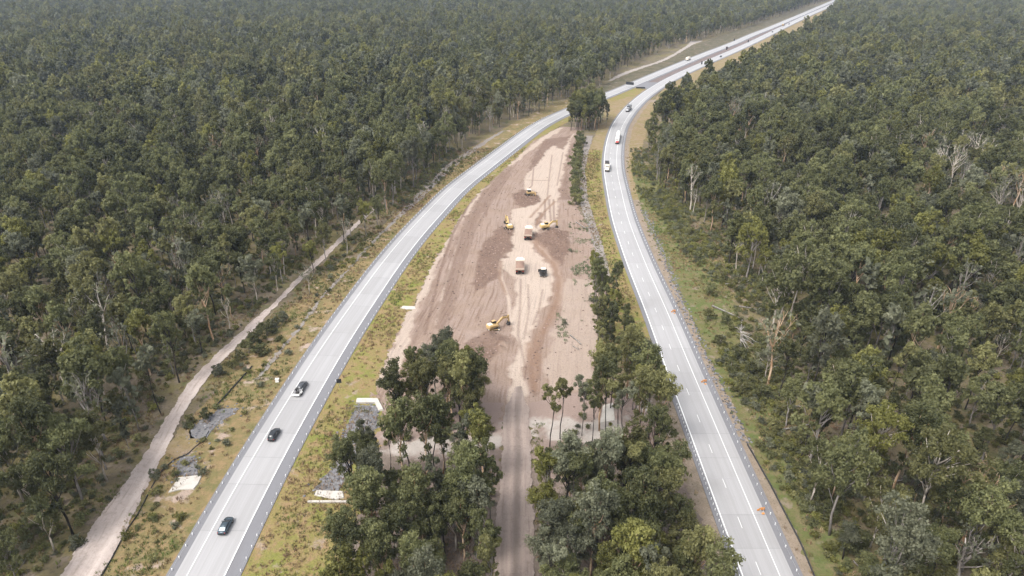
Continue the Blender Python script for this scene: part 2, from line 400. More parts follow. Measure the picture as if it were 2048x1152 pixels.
# right of the right carriageway
sheet('tan_batter', [(1300, 1640, 1720), (1152, 1590, 1634), (1036, 1543, 1580), (920, 1488, 1518), (830, 1448, 1478), (720, 1396, 1421), (630, 1356, 1384), (520, 1308, 1336), (440, 1268, 1292), (380, 1254, 1274), (340, 1246, 1264), (290, 1246, 1268), (250, 1258, 1292), (220, 1278, 1312), (200, 1296, 1326)], 'tan_earth', .045, seed=6)
sheet('dry_grass_bank', [(400, 1262, 1285), (340, 1256, 1278), (290, 1258, 1285), (255, 1266, 1298), (225, 1284, 1318), (205, 1300, 1330)], 'grass_gold', .055, seed=16)
sheet('verge', [(1300, 1715, 1800), (1152, 1630, 1715), (1036, 1576, 1650), (920, 1514, 1600), (830, 1474, 1560), (720, 1418, 1510), (630, 1380, 1475), (560, 1345, 1450), (520, 1330, 1420), (440, 1288, 1365), (380, 1272, 1335), (340, 1262, 1310)], 'grass_right', .03, height=lump(.15), seed=7)
# far corridor
sheet('verge', [(192, 1165, 1212), (176, 1195, 1230), (160, 1228, 1270), (140, 1278, 1328), (120, 1322, 1384), (100, 1362, 1420), (80, 1418, 1468), (60, 1474, 1516), (40, 1538, 1566), (20, 1596, 1622), (4, 1660, 1674)], 'grass_far', .03, res=6, seed=8)
sheet('median', [(178, 1255, 1306), (165, 1285, 1322), (150, 1318, 1356), (135, 1352, 1388), (115, 1398, 1434), (100, 1436, 1466), (85, 1474, 1500), (70, 1507, 1532), (60, 1532, 1552), (45, 1566, 1584), (30, 1600, 1614), (6, 1660, 1668)], 'median_earth', .04, res=5, seed=9)
sheet('verge', [(200, 1308, 1345), (180, 1325, 1370), (160, 1352, 1400), (140, 1385, 1435), (120, 1425, 1480), (100, 1478, 1520), (80, 1525, 1562), (60, 1565, 1600), (40, 1607, 1640), (20, 1648, 1675)], 'grass_gold', .03, res=6, seed=10)
TRACK = [(1300, 10, 110), (1152, 121, 201), (1082, 168, 243), (1030, 200, 268), (988, 236, 288), (940, 268, 310), (901, 295, 333), (849, 326, 357), (797, 358, 386), (762, 382, 411), (738, 404, 427), (713, 429, 455), (672, 474, 496), (640, 508, 528), (609, 545, 556), (560, 592, 604), (515, 640, 653), (463, 694, 704), (410, 752, 760)]
sheet('side_track', TRACK, 'side_track', .20, res=.5, jit=.55, seed=11, prof=side_rut)
sheet('side_track', [(162, 1216, 1224), (152, 1232, 1244), (142, 1256, 1270), (133, 1284, 1296), (126, 1307, 1318), (118, 1327, 1337), (108, 1347, 1356), (98, 1363, 1372), (90, 1375, 1385), (82, 1382, 1406)], 'sand', .18, res=3, jit=1.6, seed=12)
sheet('gravel_strip', [(760, 508, 517), (713, 548, 556), (675, 579, 588), (638, 609, 617), (602, 636, 642), (570, 664, 670), (530, 702, 707), (481, 746, 752), (437, 790, 798), (396, 828, 846), (366, 852, 876), (340, 880, 902), (320, 908, 926), (300, 940, 955), (280, 972, 982), (262, 1003, 1010)], 'gravel_strip', .19, res=1.2, jit=.9, seed=13)
sheet('gravel_strip', [(560, 1196, 1222), (520, 1186, 1214), (480, 1178, 1202), (450, 1172, 1192), (400, 1160, 1176), (340, 1158, 1170), (300, 1166, 1178), (272, 1172, 1186)], 'gravel_strip', .18, res=1.2, jit=.6, seed=14)

# earthworks between the carriageways
def gp(a): return GA(a)
PALE = [gp([(1108, 292), (1140, 278), (1134, 304), (1126, 339), (1119, 374), (1115, 401), (1112, 449), (1076, 462), (1060, 500), (1103, 532), (1108, 560), (1100, 602), (1078, 632), (1062, 664), (1050, 720), (1052, 770), (1056, 830), (1020, 830), (1022, 740), (1038, 690), (1023, 658), (1030, 602), (1033, 560), (1012, 545), (1004, 526), (1024, 505), (1025, 463), (1024, 420), (1062, 414), (1082, 402), (1076, 388), (1046, 377), (1051, 356), (1075, 325), (1098, 297)]),
        gp([(752, 772), (808, 644), (863, 533), (915, 442), (960, 385), (1034, 315), (1108, 256), (1128, 256), (1085, 285), (1000, 350), (955, 400), (915, 452), (875, 533), (830, 640), (790, 760)]),
        gp([(1130, 560), (1200, 560), (1195, 700), (1180, 780), (1100, 790), (1090, 720), (1115, 650)])]
DARK = [gp([(1026, 390), (1046, 380), (1070, 384), (1078, 396), (1074, 408), (1052, 417), (1030, 410)]),
        gp([(1000, 455), (1026, 460), (1025, 500), (1003, 524), (996, 556), (975, 575), (945, 585), (952, 540), (958, 510), (975, 478)]),
        gp([(1066, 466), (1080, 472), (1105, 456), (1134, 464), (1138, 485), (1130, 515), (1120, 535), (1100, 508), (1078, 490)]),
        gp([(925, 690), (962, 672), (990, 662), (1017, 676), (1005, 700), (985, 716), (960, 735), (935, 735), (945, 705)]),
        gp([(1068, 310), (1090, 280), (1142, 272), (1126, 300), (1106, 292), (1095, 300), (1072, 330), (1056, 345)]),
        gp([(1118, 400), (1140, 400), (1134, 340), (1148, 285), (1140, 290), (1130, 340)]),
        gp([(1082, 442), (1092, 430), (1078, 426), (1068, 450), (1074, 458)]),
        gp([(1000, 330), (1030, 335), (985, 400), (955, 445), (935, 500), (918, 560), (908, 620), (890, 660), (868, 655), (885, 580), (905, 500), (930, 440), (965, 385)])]
DAMT = [.95, .9, .95, .75, .75, .6, .8, .5]
STRIPE = [(gp([(1063, 478), (1083, 503), (1108, 529), (1119, 560), (1113, 609), (1098, 640), (1082, 668), (1070, 700), (1072, 748)]), 1.9),
          (gp([(1100, 392), (1080, 415), (1060, 436)]), .8), (gp([(1110, 404), (1088, 425), (1072, 450)]), .8),
          (gp([(1002, 526), (1000, 560), (1012, 590)]), .7), (gp([(1058, 690), (1062, 730), (1070, 780)]), 1.6)]
RUTS = [(gp([(1148, 268), (1130, 292), (1122, 330), (1116, 370), (1106, 420), (1100, 450)]), .5, .9), (gp([(1000, 528), (1003, 560), (1018, 600), (1020, 650)]), .6, .9), (gp([(1030, 492), (1004, 512), (999, 535)]), .8, .95),
        (gp([(1066, 482), (1112, 530), (1123, 562), (1117, 610)]), .5, .8), (gp([(1068, 330), (1064, 372), (1056, 380)]), .4, -.5), (gp([(1104, 310), (1098, 360), (1094, 400)]), .4, -.4), (gp([(1126, 305), (1120, 340), (1114, 372)]), .4, -.4),
        (gp([(1090, 400), (1090, 440)]), .5, -.55), (gp([(1098, 400), (1102, 445)]), .5, -.5), (gp([(1107, 400), (1108, 440)]), .5, -.5), (gp([(1040, 360), (1080, 362), (1100, 361)]), .35, -.6),
        (gp([(1042, 560), (1040, 620), (1036, 670), (1052, 740)]), .4, -.4), (gp([(1056, 570), (1058, 620), (1048, 680)]), .35, -.35), (gp([(1085, 580), (1078, 620), (1066, 650)]), .35, -.4),
        (gp([(1075, 700), (1062, 740), (1070, 790)]), .8, -.7), (gp([(1090, 650), (1078, 700), (1076, 760)]), .6, -.6), (gp([(1106, 612), (1090, 655), (1082, 690)]), .5, -.5),
        (gp([(985, 340), (945, 395), (905, 470), (880, 545), (862, 620), (850, 670)]), .6, -.7), (gp([(1005, 345), (962, 400), (925, 470), (905, 540), (890, 600)]), .9, -.7), (gp([(998, 355), (952, 415), (915, 490), (890, 570), (872, 650)]), .5, .7), (gp([(1020, 350), (985, 400), (950, 460), (930, 520)]), .7, -.5),
        (gp([(905, 720), (950, 700), (975, 690)]), .5, -.6), (gp([(870, 560), (850, 620), (830, 680)]), .8, -.4), (gp([(850, 640), (820, 700), (800, 760)]), .8, -.35)]
def soil(P):
    wx = (fbm(P[:, 0] * .25, P[:, 1] * .25, 21) - .5) * 4; wy = (fbm(P[:, 0] * .25, P[:, 1] * .25, 31) - .5) * 4
    Q = P + np.stack([wx, wy], -1)
    d = np.zeros(len(P)); p = np.zeros(len(P)); t = np.zeros(len(P))
    for poly, a in zip(DARK, DAMT): d = np.maximum(d, a * np.clip(.5 - sdf(Q, poly) / 1.3, 0, 1))
    for poly, a in zip(PALE, (.95, .85, .45)): p = np.maximum(p, a * np.clip(.5 - sdf(Q, poly) / 1.1, 0, 1))
    for pl, w in STRIPE: t = np.maximum(t, .85 * np.clip(1.3 - pldist(P, pl) / w, 0, 1))
    for pl, w, a in RUTS:
        q = pldist(P, pl); k_ = a * np.clip(1.4 - q / w, 0, 1); p = np.maximum(p * (1 - .0 * k_), k_) if a > 0 else p
        if a < 0: d = np.maximum(d, -k_)
    p = p * (1 - d * .8)
    brk = fbm(P[:, 0] * .8, P[:, 1] * .3, 41)
    return np.stack([d * np.clip(.55 + brk, 0, 1), p, t * np.clip(.3 + 1.2 * brk, 0, 1), np.ones(len(P))], -1)
HEAPS = [(G(1052, 404), 7, .5), (G(975, 520), 9, .7), (G(1105, 482), 9, .8), (G(960, 700), 8, .8), (G(985, 560), 7, .5), (G(1125, 520), 5, .7)] + [(G(px, py), r_, a_) for px, py, r_, a_ in ((1010, 470, 3, 1.0), (1018, 500, 2.5, .9), (995, 545, 3, .8), (1110, 470, 3, 1.1), (1128, 490, 3.5, 1.0), (1098, 496, 2.5, .9), (945, 712, 3, .9), (1000, 690, 2.5, 1.0), (975, 672, 2.2, .8), (1072, 402, 2.5, .8), (1036, 402, 2.5, .8), (1060, 452, 1.8, .8), (960, 560, 3, .7), (1090, 285, 4, .8))]
def ework_h(X, Y):
    h = .45 * (fbm(X * .12, Y * .12, 5) - .3).clip(0) + .22 * fbm(X * .6, Y * .6, 6)
    for (hx, hy), r, a in HEAPS:
        d2 = ((X - hx) ** 2 + ((Y - hy) * .8) ** 2) / r ** 2
        h = h + a * np.exp(-d2) * (.35 + 1.3 * fbm(X * .7, Y * .7, 8))
    return h * .8 * np.clip((Y - 150) / 25, 0, 1)
ER = [(845, 765, 1185), (800, 738, 1195), (772, 752, 1195), (703, 780, 1190), (644, 808, 1200), (588, 839, 1212), (533, 863, 1200), (484, 894, 1186), (442, 915, 1168), (401, 943, 1150), (374, 971, 1145), (344, 1004, 1146), (315, 1034, 1152), (283, 1068, 1158), (266, 1098, 1164), (254, 1122, 1166)]
sheet('earthworks', ER, 'earthworks', .07, res=.42, jit=1.2, height=ework_h, soil=soil, seed=15)
sheet('haul_track', [(1300, 980, 1075), (1152, 988, 1068), (1037, 992, 1068), (974, 1000, 1062), (908, 1006, 1063), (850, 1003, 1060), (815, 1012, 1056), (795, 1022, 1048), (775, 1032, 1042)], 'haul_track', .22, res=.45, jit=.5, prof=haul_rut, height=lambda X, Y: .25 * fbm(X * .8, Y * .15, 4), seed=17)
CREEK_LINE = [(GA([(700, 905), (790, 905), (870, 890), (960, 895), (1006, 880)]), 7.5), (GA([(1066, 872), (1130, 866), (1200, 846), (1260, 832), (1310, 812)]), 8.0)]
def grove_paint(x, Y, X):
    P = np.stack([X, Y], -1); n1 = fbm(X * .16, Y * .16, 52, 5); n2 = fbm(X * .5, Y * .5, 53, 4)
    w = np.zeros(len(X))
    for pl, wd in CREEK_LINE: w = np.maximum(w, np.clip(1.15 - pldist(P, pl) / wd + (n1 - .5) * 2.2, 0, 1))
    white = np.clip((w * (.35 + n2) - .5) * 3.2, 0, 1)
    earth = np.clip((Y - 118) / 18 + (n1 - .5) * 2.4, 0, 1)
    return np.stack([.5 * np.clip((n2 - .55) * 5, 0, 1), earth, white, 0 * x + 1], -1)
sheet('grove_ground', [(1300, 620, 1000), (1152, 680, 990), (1040, 715, 995), (960, 735, 1003), (900, 755, 1008), (835, 775, 1008), (806, 800, 1008)], 'grove_litter', .14, res=.6, jit=2.5, seed=33, prof=grove_paint)
sheet('grove_ground', [(1300, 1070, 1500), (1152, 1066, 1450), (1040, 1062, 1410), (960, 1060, 1365), (900, 1060, 1335), (835, 1058, 1308), (806, 1060, 1300), (786, 1150, 1292)], 'grove_litter', .14, res=.6, jit=2.5, seed=34, prof=grove_paint)
sheet('riprap_bed', [(982, 634, 676), (960, 640, 690), (935, 668, 700), (910, 680, 712), (885, 686, 722), (850, 700, 758), (825, 708, 760), (812, 712, 755)], 'rubble', .19, res=.8, jit=1.0, seed=20)
sheet('riprap_bed', [(952, 356, 396), (930, 356, 393), (914, 358, 388)], 'rubble', .19, res=.8, jit=.5, seed=22)
sheet('riprap_bed', [(878, 382, 414), (862, 380, 424), (848, 392, 440), (832, 420, 462), (818, 446, 478)], 'rubble', .19, res=.8, jit=.8, seed=23)
sheet('straw_patch', [(916, 352, 366), (905, 334, 385), (890, 342, 398), (872, 350, 384), (855, 360, 384)], 'grass_gold', .19, res=.8, jit=1.0, seed=24)

# ------------------------------------------------------------------ carriageways
def smooth_path(px, s_near=14, s_far=45):
    P = GA(px)[::-1]                                    # near to far
    d0 = (P[0] - P[1]); d0 /= np.hypot(*d0); P = np.vstack([P[0] + d0 * 90, P])
    d1 = (P[-1] - P[-2]); d1 /= np.hypot(*d1); P = np.vstack([P, P[-1] + d1 * 700])
    s = np.concatenate([[0], np.cumsum(np.hypot(*np.diff(P, axis=0).T))]); S = np.arange(0, s[-1], 3.0)
    Q = np.stack([np.interp(S, s, P[:, 0]), np.interp(S, s, P[:, 1])], -1)
    def g(Q, sig):
        k = np.exp(-.5 * (np.arange(-80, 81) * 3.0 / sig) ** 2); k /= k.sum()
        return np.stack([np.convolve(np.pad(Q[:, i], 80, mode='reflect', reflect_type='odd'), k, 'valid') for i in (0, 1)], -1)
    a, b = g(Q, s_near), g(Q, s_far); w = np.clip((Q[:, 1] - 350) / 400, 0, 1)[:, None]
    return a * (1 - w) + b * w
RC = smooth_path([(1676, 3), (1609, 31.6), (1540, 64.4), (1494.5, 86.4), (1453, 105), (1404, 125), (1360, 144.4), (1323, 161), (1305.5, 172.7), (1276.5, 191), (1246, 219), (1222.5, 250), (1211, 290), (1207.6, 320), (1207, 340), (1224, 440), (1257.6, 540), (1294.5, 630), (1332, 740), (1367, 830), (1406, 940), (1442, 1036), (1484.7, 1152)])
LC = smooth_path([(1672, 1.5), (1605, 31), (1540, 59), (1509, 70.5), (1471, 89), (1430, 104), (1404, 114.5), (1380, 125), (1314, 153), (1290.5, 164), (1265, 174.6), (1239.5, 186), (1211.4, 196.5), (1131, 230), (1091, 250), (1028, 300), (926.5, 380), (837, 480), (778, 560), (767, 580), (713, 660), (664, 740), (654.5, 760), (608, 840), (559, 930), (503, 1040), (450, 1152)])
def normals(P):
    t = np.gradient(P, axis=0); t /= np.hypot(t[:, 0], t[:, 1])[:, None]
    return np.stack([t[:, 1], -t[:, 0]], -1)              # to the right of travel away from the camera
def off(P, d): return P + normals(P) * d
def arc(P): return np.concatenate([[0], np.cumsum(np.hypot(*np.diff(P, axis=0).T))])
def at(P, s, d=0.0):
    S = arc(P); N = normals(P); s = np.asarray(s, float)
    return np.stack([np.interp(s, S, P[:, i] + N[:, i] * d) for i in (0, 1)], -1)
def band(name, P, d0, d1, mat, z, parent=None, kind=None, s0=None, s1=None, skirt=.0, step=3.0, gap=0.0):
    S = arc(P); s0 = 0 if s0 is None else s0; s1 = S[-1] if s1 is None else s1
    n = max(2, int((s1 - s0) / step) + 1); s = np.linspace(s0 + gap / 2, s1 - gap / 2, n)
    A, C = at(P, s, d0), at(P, s, d1)
    cols = [(A, z), (C, z)]; us = [d0, d1]
    if skirt: cols = [(at(P, s, d0 - .02), z - skirt)] + cols + [(at(P, s, d1 + .02), z - skirt)]; us = [d0] + us + [d1]
    k = len(cols)
    V = np.concatenate([np.column_stack([c, np.full(n, zz)])[:, None, :] for c, zz in cols], 1).reshape(-1, 3)
    i = np.arange(n - 1)[:, None] * k + np.arange(k - 1)[None]
    Fq = np.stack([i, i + 1, i + k + 1, i + k], -1).reshape(-1, 4)
    uv = np.stack([np.tile(us, n), np.repeat(s, k)], -1)
    return link(name, new_mesh(name, V, Fq, mat, uv), parent, kind)
def carriageway(P, asp0, asp1, c0, c1, lines, dashes, seed):
    o = band('carriageway', P, asp0, asp1, 'asphalt', .22, kind='structure', skirt=.3)
    S = arc(P); rr = random.Random(seed); s = 0; SLAB = min(560, S[-1] - 50)
    while s < SLAB:
        e = s + rr.choice((9.2, 9.2, 13.8, 13.8, 18.4)); band('concrete_slab', P, c0, c1, 'concrete', .30, o, s0=s, s1=e, skirt=.1, gap=.05); s = e
    band('concrete_pavement', P, c0, c1, 'concrete', .30, o, s0=s, skirt=.1)
    for d, w in lines: band('edge_line', P, d - w / 2, d + w / 2, 'paint', .304, o)
    if dashes is not None:
        s = 6
        while s < 420: band('lane_dash', P, dashes - .05, dashes + .05, 'paint', .304, o, s0=s, s1=s + 3.2, step=3.2); s += 12
    return o
lc = carriageway(LC, -11.4, 3.1, -9.6, .12, [(-7.3, .13), (0, .2)], None, 1)
rc = carriageway(RC, -1.5, 11.7, -.25, 9.75, [(0, .22), (7.15, .13)], 3.55, 2)
# short dark strips across the lanes where the joints were resealed
def nearest_s(P, px, py):
    q = np.array(G(px, py)); i = int(np.argmin(np.hypot(*(P - q).T))); t = (q - P[i]) @ normals(P)[i]; return arc(P)[i], t
for P, o, px, py in ((LC, lc, 610, 809), (LC, lc, 815, 504), (RC, rc, 1458, 1051), (RC, rc, 1318, 677), (RC, rc, 1248, 491), (RC, rc, 1217, 374), (RC, rc, 1227, 320), (RC, rc, 1440, 951)):
    s, d = nearest_s(P, px, py); w = 1.5 if (px, py) != (1440, 951) else 3.0
    band('joint_seal', P, d - w, d + w, 'tarp', .305, o, s0=s - .1, s1=s + .1, step=.2)
# crossover slab linking the carriageways at the far junction
sheet('median_crossover', [(178, 1284, 1322), (174, 1270, 1334), (169, 1278, 1342), (165, 1290, 1344)], 'asphalt', .235, res=2, jit=.2, seed=25)

# ------------------------------------------------------------------ wire rope barriers, fences
def barrier(P, d, s0, s1, label, gap=3.0):
    t = thing('wire_rope_barrier', label, 'safety barrier', (*at(P, [s0], d)[0], .22), 0, 'wire rope barriers along the carriageways')
    o = np.array(t.location); b = B(); pts = at(P, np.arange(s0, s1, gap), d)
    for p in pts: b.box((p[0] - o[0], p[1] - o[1], .27), (.13, .16, .52))
    b.part('post', 'post_white', t, kind='stuff')
    b = B()
    for z in (.34, .45): b.tube([(p[0] - o[0], p[1] - o[1], z) for p in pts[::3]], .008, 4)
    b.part('wire_rope', 'galv', t); return t
barrier(LC, -10.7, 40, 520, 'white posted wire rope barrier along outer edge of the left carriageway')
barrier(LC, 2.75, 40, 420, 'white posted wire rope barrier along the earthworks side of left carriageway')
barrier(RC, 10.8, 40, 460, 'white posted wire rope barrier along forest side of the right carriageway')
s_b, _ = nearest_s(RC, 1360, 800)
barrier(RC, -.75, 40, s_b, 'short wire rope barrier along grove side of the right carriageway', 1.6)
def fence(pl, label, h=.45, wob=.25):
    P = GA(pl); s = arc(P); S = np.arange(0, s[-1], 3.0)
    Q = np.stack([np.interp(S, s, P[:, 0]) + (vn(S * .12, S * 0, 3) - .5) * wob * 2, np.interp(S, s, P[:, 1])], -1)
    t = thing('silt_fence', label, 'silt fence', (*Q[0], 0)); o = Q[0]; b = B()
    for i in range(len(Q) - 1):
        a, c = Q[i] - o, Q[i + 1] - o; d = (c - a) / np.hypot(*(c - a)); n = np.array([d[1], -d[0]]) * .03
        e = d * .04
        b.add([(*(a + e - n), .06), (*(c - e - n), .06), (*(c - e - n), h), (*(a + e - n), h), (*(a + e + n), .06), (*(c - e + n), .06), (*(c - e + n), h), (*(a + e + n), h)],
              [(0, 1, 2, 3), (7, 6, 5, 4), (0, 4, 5, 1), (3, 2, 6, 7), (1, 5, 6, 2), (0, 3, 7, 4)])
    b.part('mesh_panel', 'fence_mesh', t, kind='stuff'); b = B()
    for q in Q: b.box((*(q - o), h / 2 + .05), (.07, .07, h + .1))
    b.part('post', 'black_steel', t, kind='stuff'); return t
fence([(150, 1250), (205, 1151), (243, 1078), (278, 1026), (299, 981), (323, 943), (347, 922), (375, 912), (410, 880), (424, 850)], 'black silt fence curving past the gravel side track and culvert slab')
fence([(428, 819), (454, 791), (488, 751), (508, 729)], 'short black silt fence running straight up the left verge beyond the rocks', .6)
fence([(1660, 1230), (1627, 1152), (1600, 1092), (1573, 1036), (1542, 978), (1512, 920), (1490, 880)], 'black silt fence along the tan batter right of right carriageway', .7)
fence([(674, 886), (690, 906), (704, 916), (716, 926)], 'short black silt fence crossing the rock chute left of the grove', .6)

# ------------------------------------------------------------------ culvert slabs and pale objects
def slab(label, quad, h, name='culvert_slab', mat='headwall'):
    P = GA(quad); c = P.mean(0); t = thing(name, label, 'concrete slab', (*c, 0)); b = B()
    v = [(*(p - c), .02) for p in P] + [(*((p - c) * .95), h) for p in P]; n = len(P)
    b.add(v, [tuple(range(n - 1, -1, -1)), tuple(range(n, 2 * n))] + [(i, (i + 1) % n, (i + 1) % n + n, i + n) for i in range(n)])
    b.part('slab', mat, t); return t, P - c
t, P = slab('large white concrete slab below the rocks on left verge', [(336, 987), (357, 956), (405, 951), (398, 968), (388, 980), (360, 981)], .35)
t, P = slab('white concrete slab with a low kerb beside left carriageway', [(628, 992), (632, 982), (687, 984), (689, 997), (672, 1001)], .35)
B().box((0, -2.2, .25), (9, .5, .5)).part('kerb', 'headwall', t)
t, P = slab('white culvert headwall at top of the rock chute', [(711, 808), (713, 799), (756, 799), (768, 822), (758, 824), (750, 808)], .6)
t, P = slab('narrow white slab lying on grass left of the earthworks', [(800, 617), (806, 613), (830, 614), (832, 619), (812, 620)], .3)
t, P = slab('pale concrete pad half hidden by trees in the creek bed', [(1200, 848), (1206, 812), (1226, 806), (1230, 842)], .3)
# rock-lined drain posts: small white box by the left carriageway
t = thing('cable_pit', 'small white box standing in grass by left carriageway', 'utility box', (*G(555, 764), 0)); B().box((0, 0, .5), (.9, .7, 1.0)).part('housing', 'white_paint', t); B().box((0, 0, 1.05), (1.05, .85, .1)).part('lid', 'cream_paint', t)

# ------------------------------------------------------------------ vehicles
def heading(P, s):
    a, b = at(P, [s - 2])[0], at(P, [s + 2])[0]; return math.atan2(b[1] - a[1], b[0] - a[0])
def car(label, body, glass, loc, rz, suv=True, rear_glass=None, cat='car', group='cars driving on the left carriageway', name='car'):
    t = thing(name, label, cat, loc, rz, group); zr = 1.72 if suv else 1.42; w = .93
    b = B().loft([(-2.36, .72, .5, .92, .08), (-2.2, .88, .34, 1.02, .1), (-1.2, w, .28, 1.06, .1), (.7, w, .28, 1.06, .1), (1.5, .91, .3, 1.0, .12), (2.1, .84, .34, .86, .12), (2.38, .66, .42, .72, .1)])
    body_o = b.part('body', body, t, True)
    if suv: st = [(-2.2, .80, 1.0, 1.06, .05), (-1.98, .75, 1.0, zr - .08, .1), (-.3, .75, 1.0, zr, .1), (.45, .72, 1.0, zr - .06, .1), (1.25, .78, 1.0, 1.06, .05)]
    else: st = [(-1.9, .78, 1.0, 1.06, .05), (-1.2, .70, 1.0, zr - .04, .1), (-.3, .70, 1.0, zr, .1), (.3, .68, 1.0, zr - .04, .1), (1.2, .78, 1.0, 1.06, .05)]
    B().loft(st).part('windows', glass, t, True)
    x0, x1 = (-1.95, .4) if suv else (-1.1, .25)
    B().loft([(x0, .62, zr - .07, zr - .02, .02), (x0 + .3, .68, zr - .04, zr + .03, .03), (x1 - .2, .68, zr - .04, zr + .03, .03), (x1, .6, zr - .09, zr - .01, .02)]).part('roof', body, t, True)
    if rear_glass: B().add([(-1.96, -.62, 1.10), (-1.96, .62, 1.10), (-1.26, .56, zr - .03), (-1.26, -.56, zr - .03), (-1.9, -.62, 1.06), (-1.9, .62, 1.06), (-1.2, .56, zr - .07), (-1.2, -.56, zr - .07)], [(0, 1, 2, 3), (7, 6, 5, 4), (0, 4, 5, 1), (1, 5, 6, 2), (2, 6, 7, 3), (3, 7, 4, 0)]).part('rear_window', rear_glass, t)
    for x in (-1.4, 1.42):
        for y in (-.84, .84):
            wh = B().wheel((x, y, .34), .34, .22).part('wheel', 'tyre', t); B().wheel((x, y + math.copysign(.02, y), .34), .2, .2, 10).part('rim', 'rim', wh)
    for y in (-.66, .66):
        B().box((-2.28, y, .86), (.14, .3, .16)).part('tail_light', 'lamp_red', t); B().box((2.2, y * .95, .7), (.2, .3, .12)).part('headlight', 'lamp_clear', t)
    B().box((-2.34, 0, .5), (.12, 1.5, .2)).part('bumper', 'black_steel', t)
    for y in (-.98, .98): B().box((.75, y, 1.08), (.16, .2, .14)).part('wing_mirror', body, t)
    return t
ZR = .302
def on(P, px, py): s, d = nearest_s(P, px, py); p = at(P, [s], d)[0]; return (p[0], p[1], ZR), heading(P, s)
l, h = on(LC, 457, 1050); car('dark blue car with a bright rear window, lowest on the left carriageway', 'car_blue', 'glass', l, h, False, 'glass_sky_reflection')
l, h = on(LC, 551, 872); car('black four wheel drive midway between blue car and trailer', 'car_dark', 'glass', l, h)
l, h = on(LC, 607, 775); car('dark grey car towing a loaded trailer', 'car_grey', 'glass', l, h)
# trailer
l, h = on(LC, 592, 797); t = thing('trailer', 'small open trailer loaded with bikes and gear behind grey car', 'trailer', l, h); t.scale = (1.2, 1.2, 1.15)
B().box((0, 0, .55), (2.6, 1.7, .12)).box((0, .85, .8), (2.6, .06, .5)).box((0, -.85, .8), (2.6, .06, .5)).box((-1.3, 0, .8), (.06, 1.7, .5)).part('tray', 'white_paint', t)
B().tube([(1.3, .6, .5), (2.5, 0, .5)], .06).tube([(1.3, -.6, .5), (2.5, 0, .5)], .06).part('drawbar', 'galv', t)
for y in (-.98, .98): B().wheel((-.1, y, .34), .34, .2).part('wheel', 'tyre', t); B().box((-.1, y, .74), (.9, .26, .06)).part('mudguard', 'white_paint', t)
for c_, d_, m_ in (((.5, .25, .95), (1.0, .8, .75), 'black_steel'), ((-.6, -.3, .85), (.8, .8, .55), 'black_steel'), ((-.5, .35, .9), (.7, .5, .6), 'tarp'), ((.5, -.45, .8), (.6, .5, .5), 'tarp')): B().box(c_, d_, .82).part('cargo', m_, t)
for y in (-.35, .3): B().tube([(-.6 + .33 * math.cos(a), y, 1.35 + .33 * math.sin(a)) for a in np.linspace(0, 2 * PI, 12)], .03, 4).tube([(.45 + .33 * math.cos(a), y, 1.35 + .33 * math.sin(a)) for a in np.linspace(0, 2 * PI, 12)], .03, 4).tube([(-.6, y, 1.35), (-.1, y, 1.75), (.45, y, 1.35)], .03, 4).part('bicycle_frame', 'steel', t)

def lorry(label, loc, rz, cab, kind, group='trucks driving on the right carriageway'):
    """drives towards +x"""
    t = thing('truck', label, 'truck', loc, rz, group)
    B().loft([(2.6, 1.15, .9, 3.0, .15), (3.0, 1.22, .8, 3.15, .2), (4.3, 1.22, .7, 3.0, .2), (4.7, 1.18, .7, 2.1, .15)]).part('cab', cab, t, True)
    B().loft([(4.6, 1.0, .7, 1.95, .2), (5.9, .95, .7, 1.75, .2), (6.2, .85, .7, 1.5, .15)]).part('bonnet', 'red_paint' if kind == 'tanker' else cab, t, True)
    B().box((4.52, 0, 2.45), (.14, 2.1, .75)).part('windscreen', 'glass', t)
    B().box((6.3, 0, .8), (.15, 2.4, .7)).part('bull_bar', 'black_steel', t)
    for y in (-.9, .9): B().box((6.18, y, 1.1), (.12, .35, .25)).part('headlight', 'lamp_clear', t)
    for x in (5.3, 1.9, .7, -4.6, -5.8):
        for y in (-1.05, 1.05): B().wheel((x, y, .5), .5, .36).part('wheel', 'tyre', t)
    B().box((-.6, 0, .9), (11.5, .9, .22)).part('chassis', 'black_steel', t)
    if kind == 'tanker':
        for x0, x1 in ((-7.2, 1.9), (-17.0, -7.8)):
            B().loft([(x0, .7, 1.4, 3.2, .5), (x0 + .4, 1.2, 1.05, 3.7, .6), (x1 - .4, 1.2, 1.05, 3.7, .6), (x1, .7, 1.4, 3.2, .5)]).part('tank', 'white_paint', t, True)
            for x in (x0 + 2.5, x1 - 2.5): B().box((x, 0, 3.75), (.7, .7, .15)).part('hatch', 'steel', t)
        B().loft([(2.6, 1.1, 3.1, 3.6, .2), (3.9, 1.1, 3.05, 3.5, .2)]).part('roof_fairing', 'white_paint', t)
        for x in (-14.5, -15.8):
            for y in (-1.05, 1.05): B().wheel((x, y, .5), .5, .36).part('wheel', 'tyre', t)
        B().box((-11.5, 0, .9), (11, .9, .2)).part('trailer_chassis', 'black_steel', t)
    elif kind == 'tipper':
        B().box((-2.3, 0, 2.0), (8.4, 2.45, 1.9)).part('trailer_body', 'tray_tan', t)
        B().box((-2.3, 0, 3.0), (8.2, 2.3, .12)).part('trailer_top', 'black_steel', t)  # black slab over the trailer body
        B().box((1.98, 0, 2.2), (.1, 2.5, 2.4)).part('headboard', 'cream_paint', t)
    else:
        B().box((-2.3, 0, 2.35), (8.6, 2.45, 2.4)).part('trailer_body', 'cream_paint' if cab == 'white_paint' else 'car_dark', t)
    return t
l, h = on(RC, 1214, 340); lorry('pale tipper truck with a dark top nearest the earthworks', l, h + PI, 'cream_paint', 'tipper')
l, h = on(RC, 1235, 284); lorry('white truck with red bonnet pulling two white tanks', l, h + PI, 'white_paint', 'tanker')
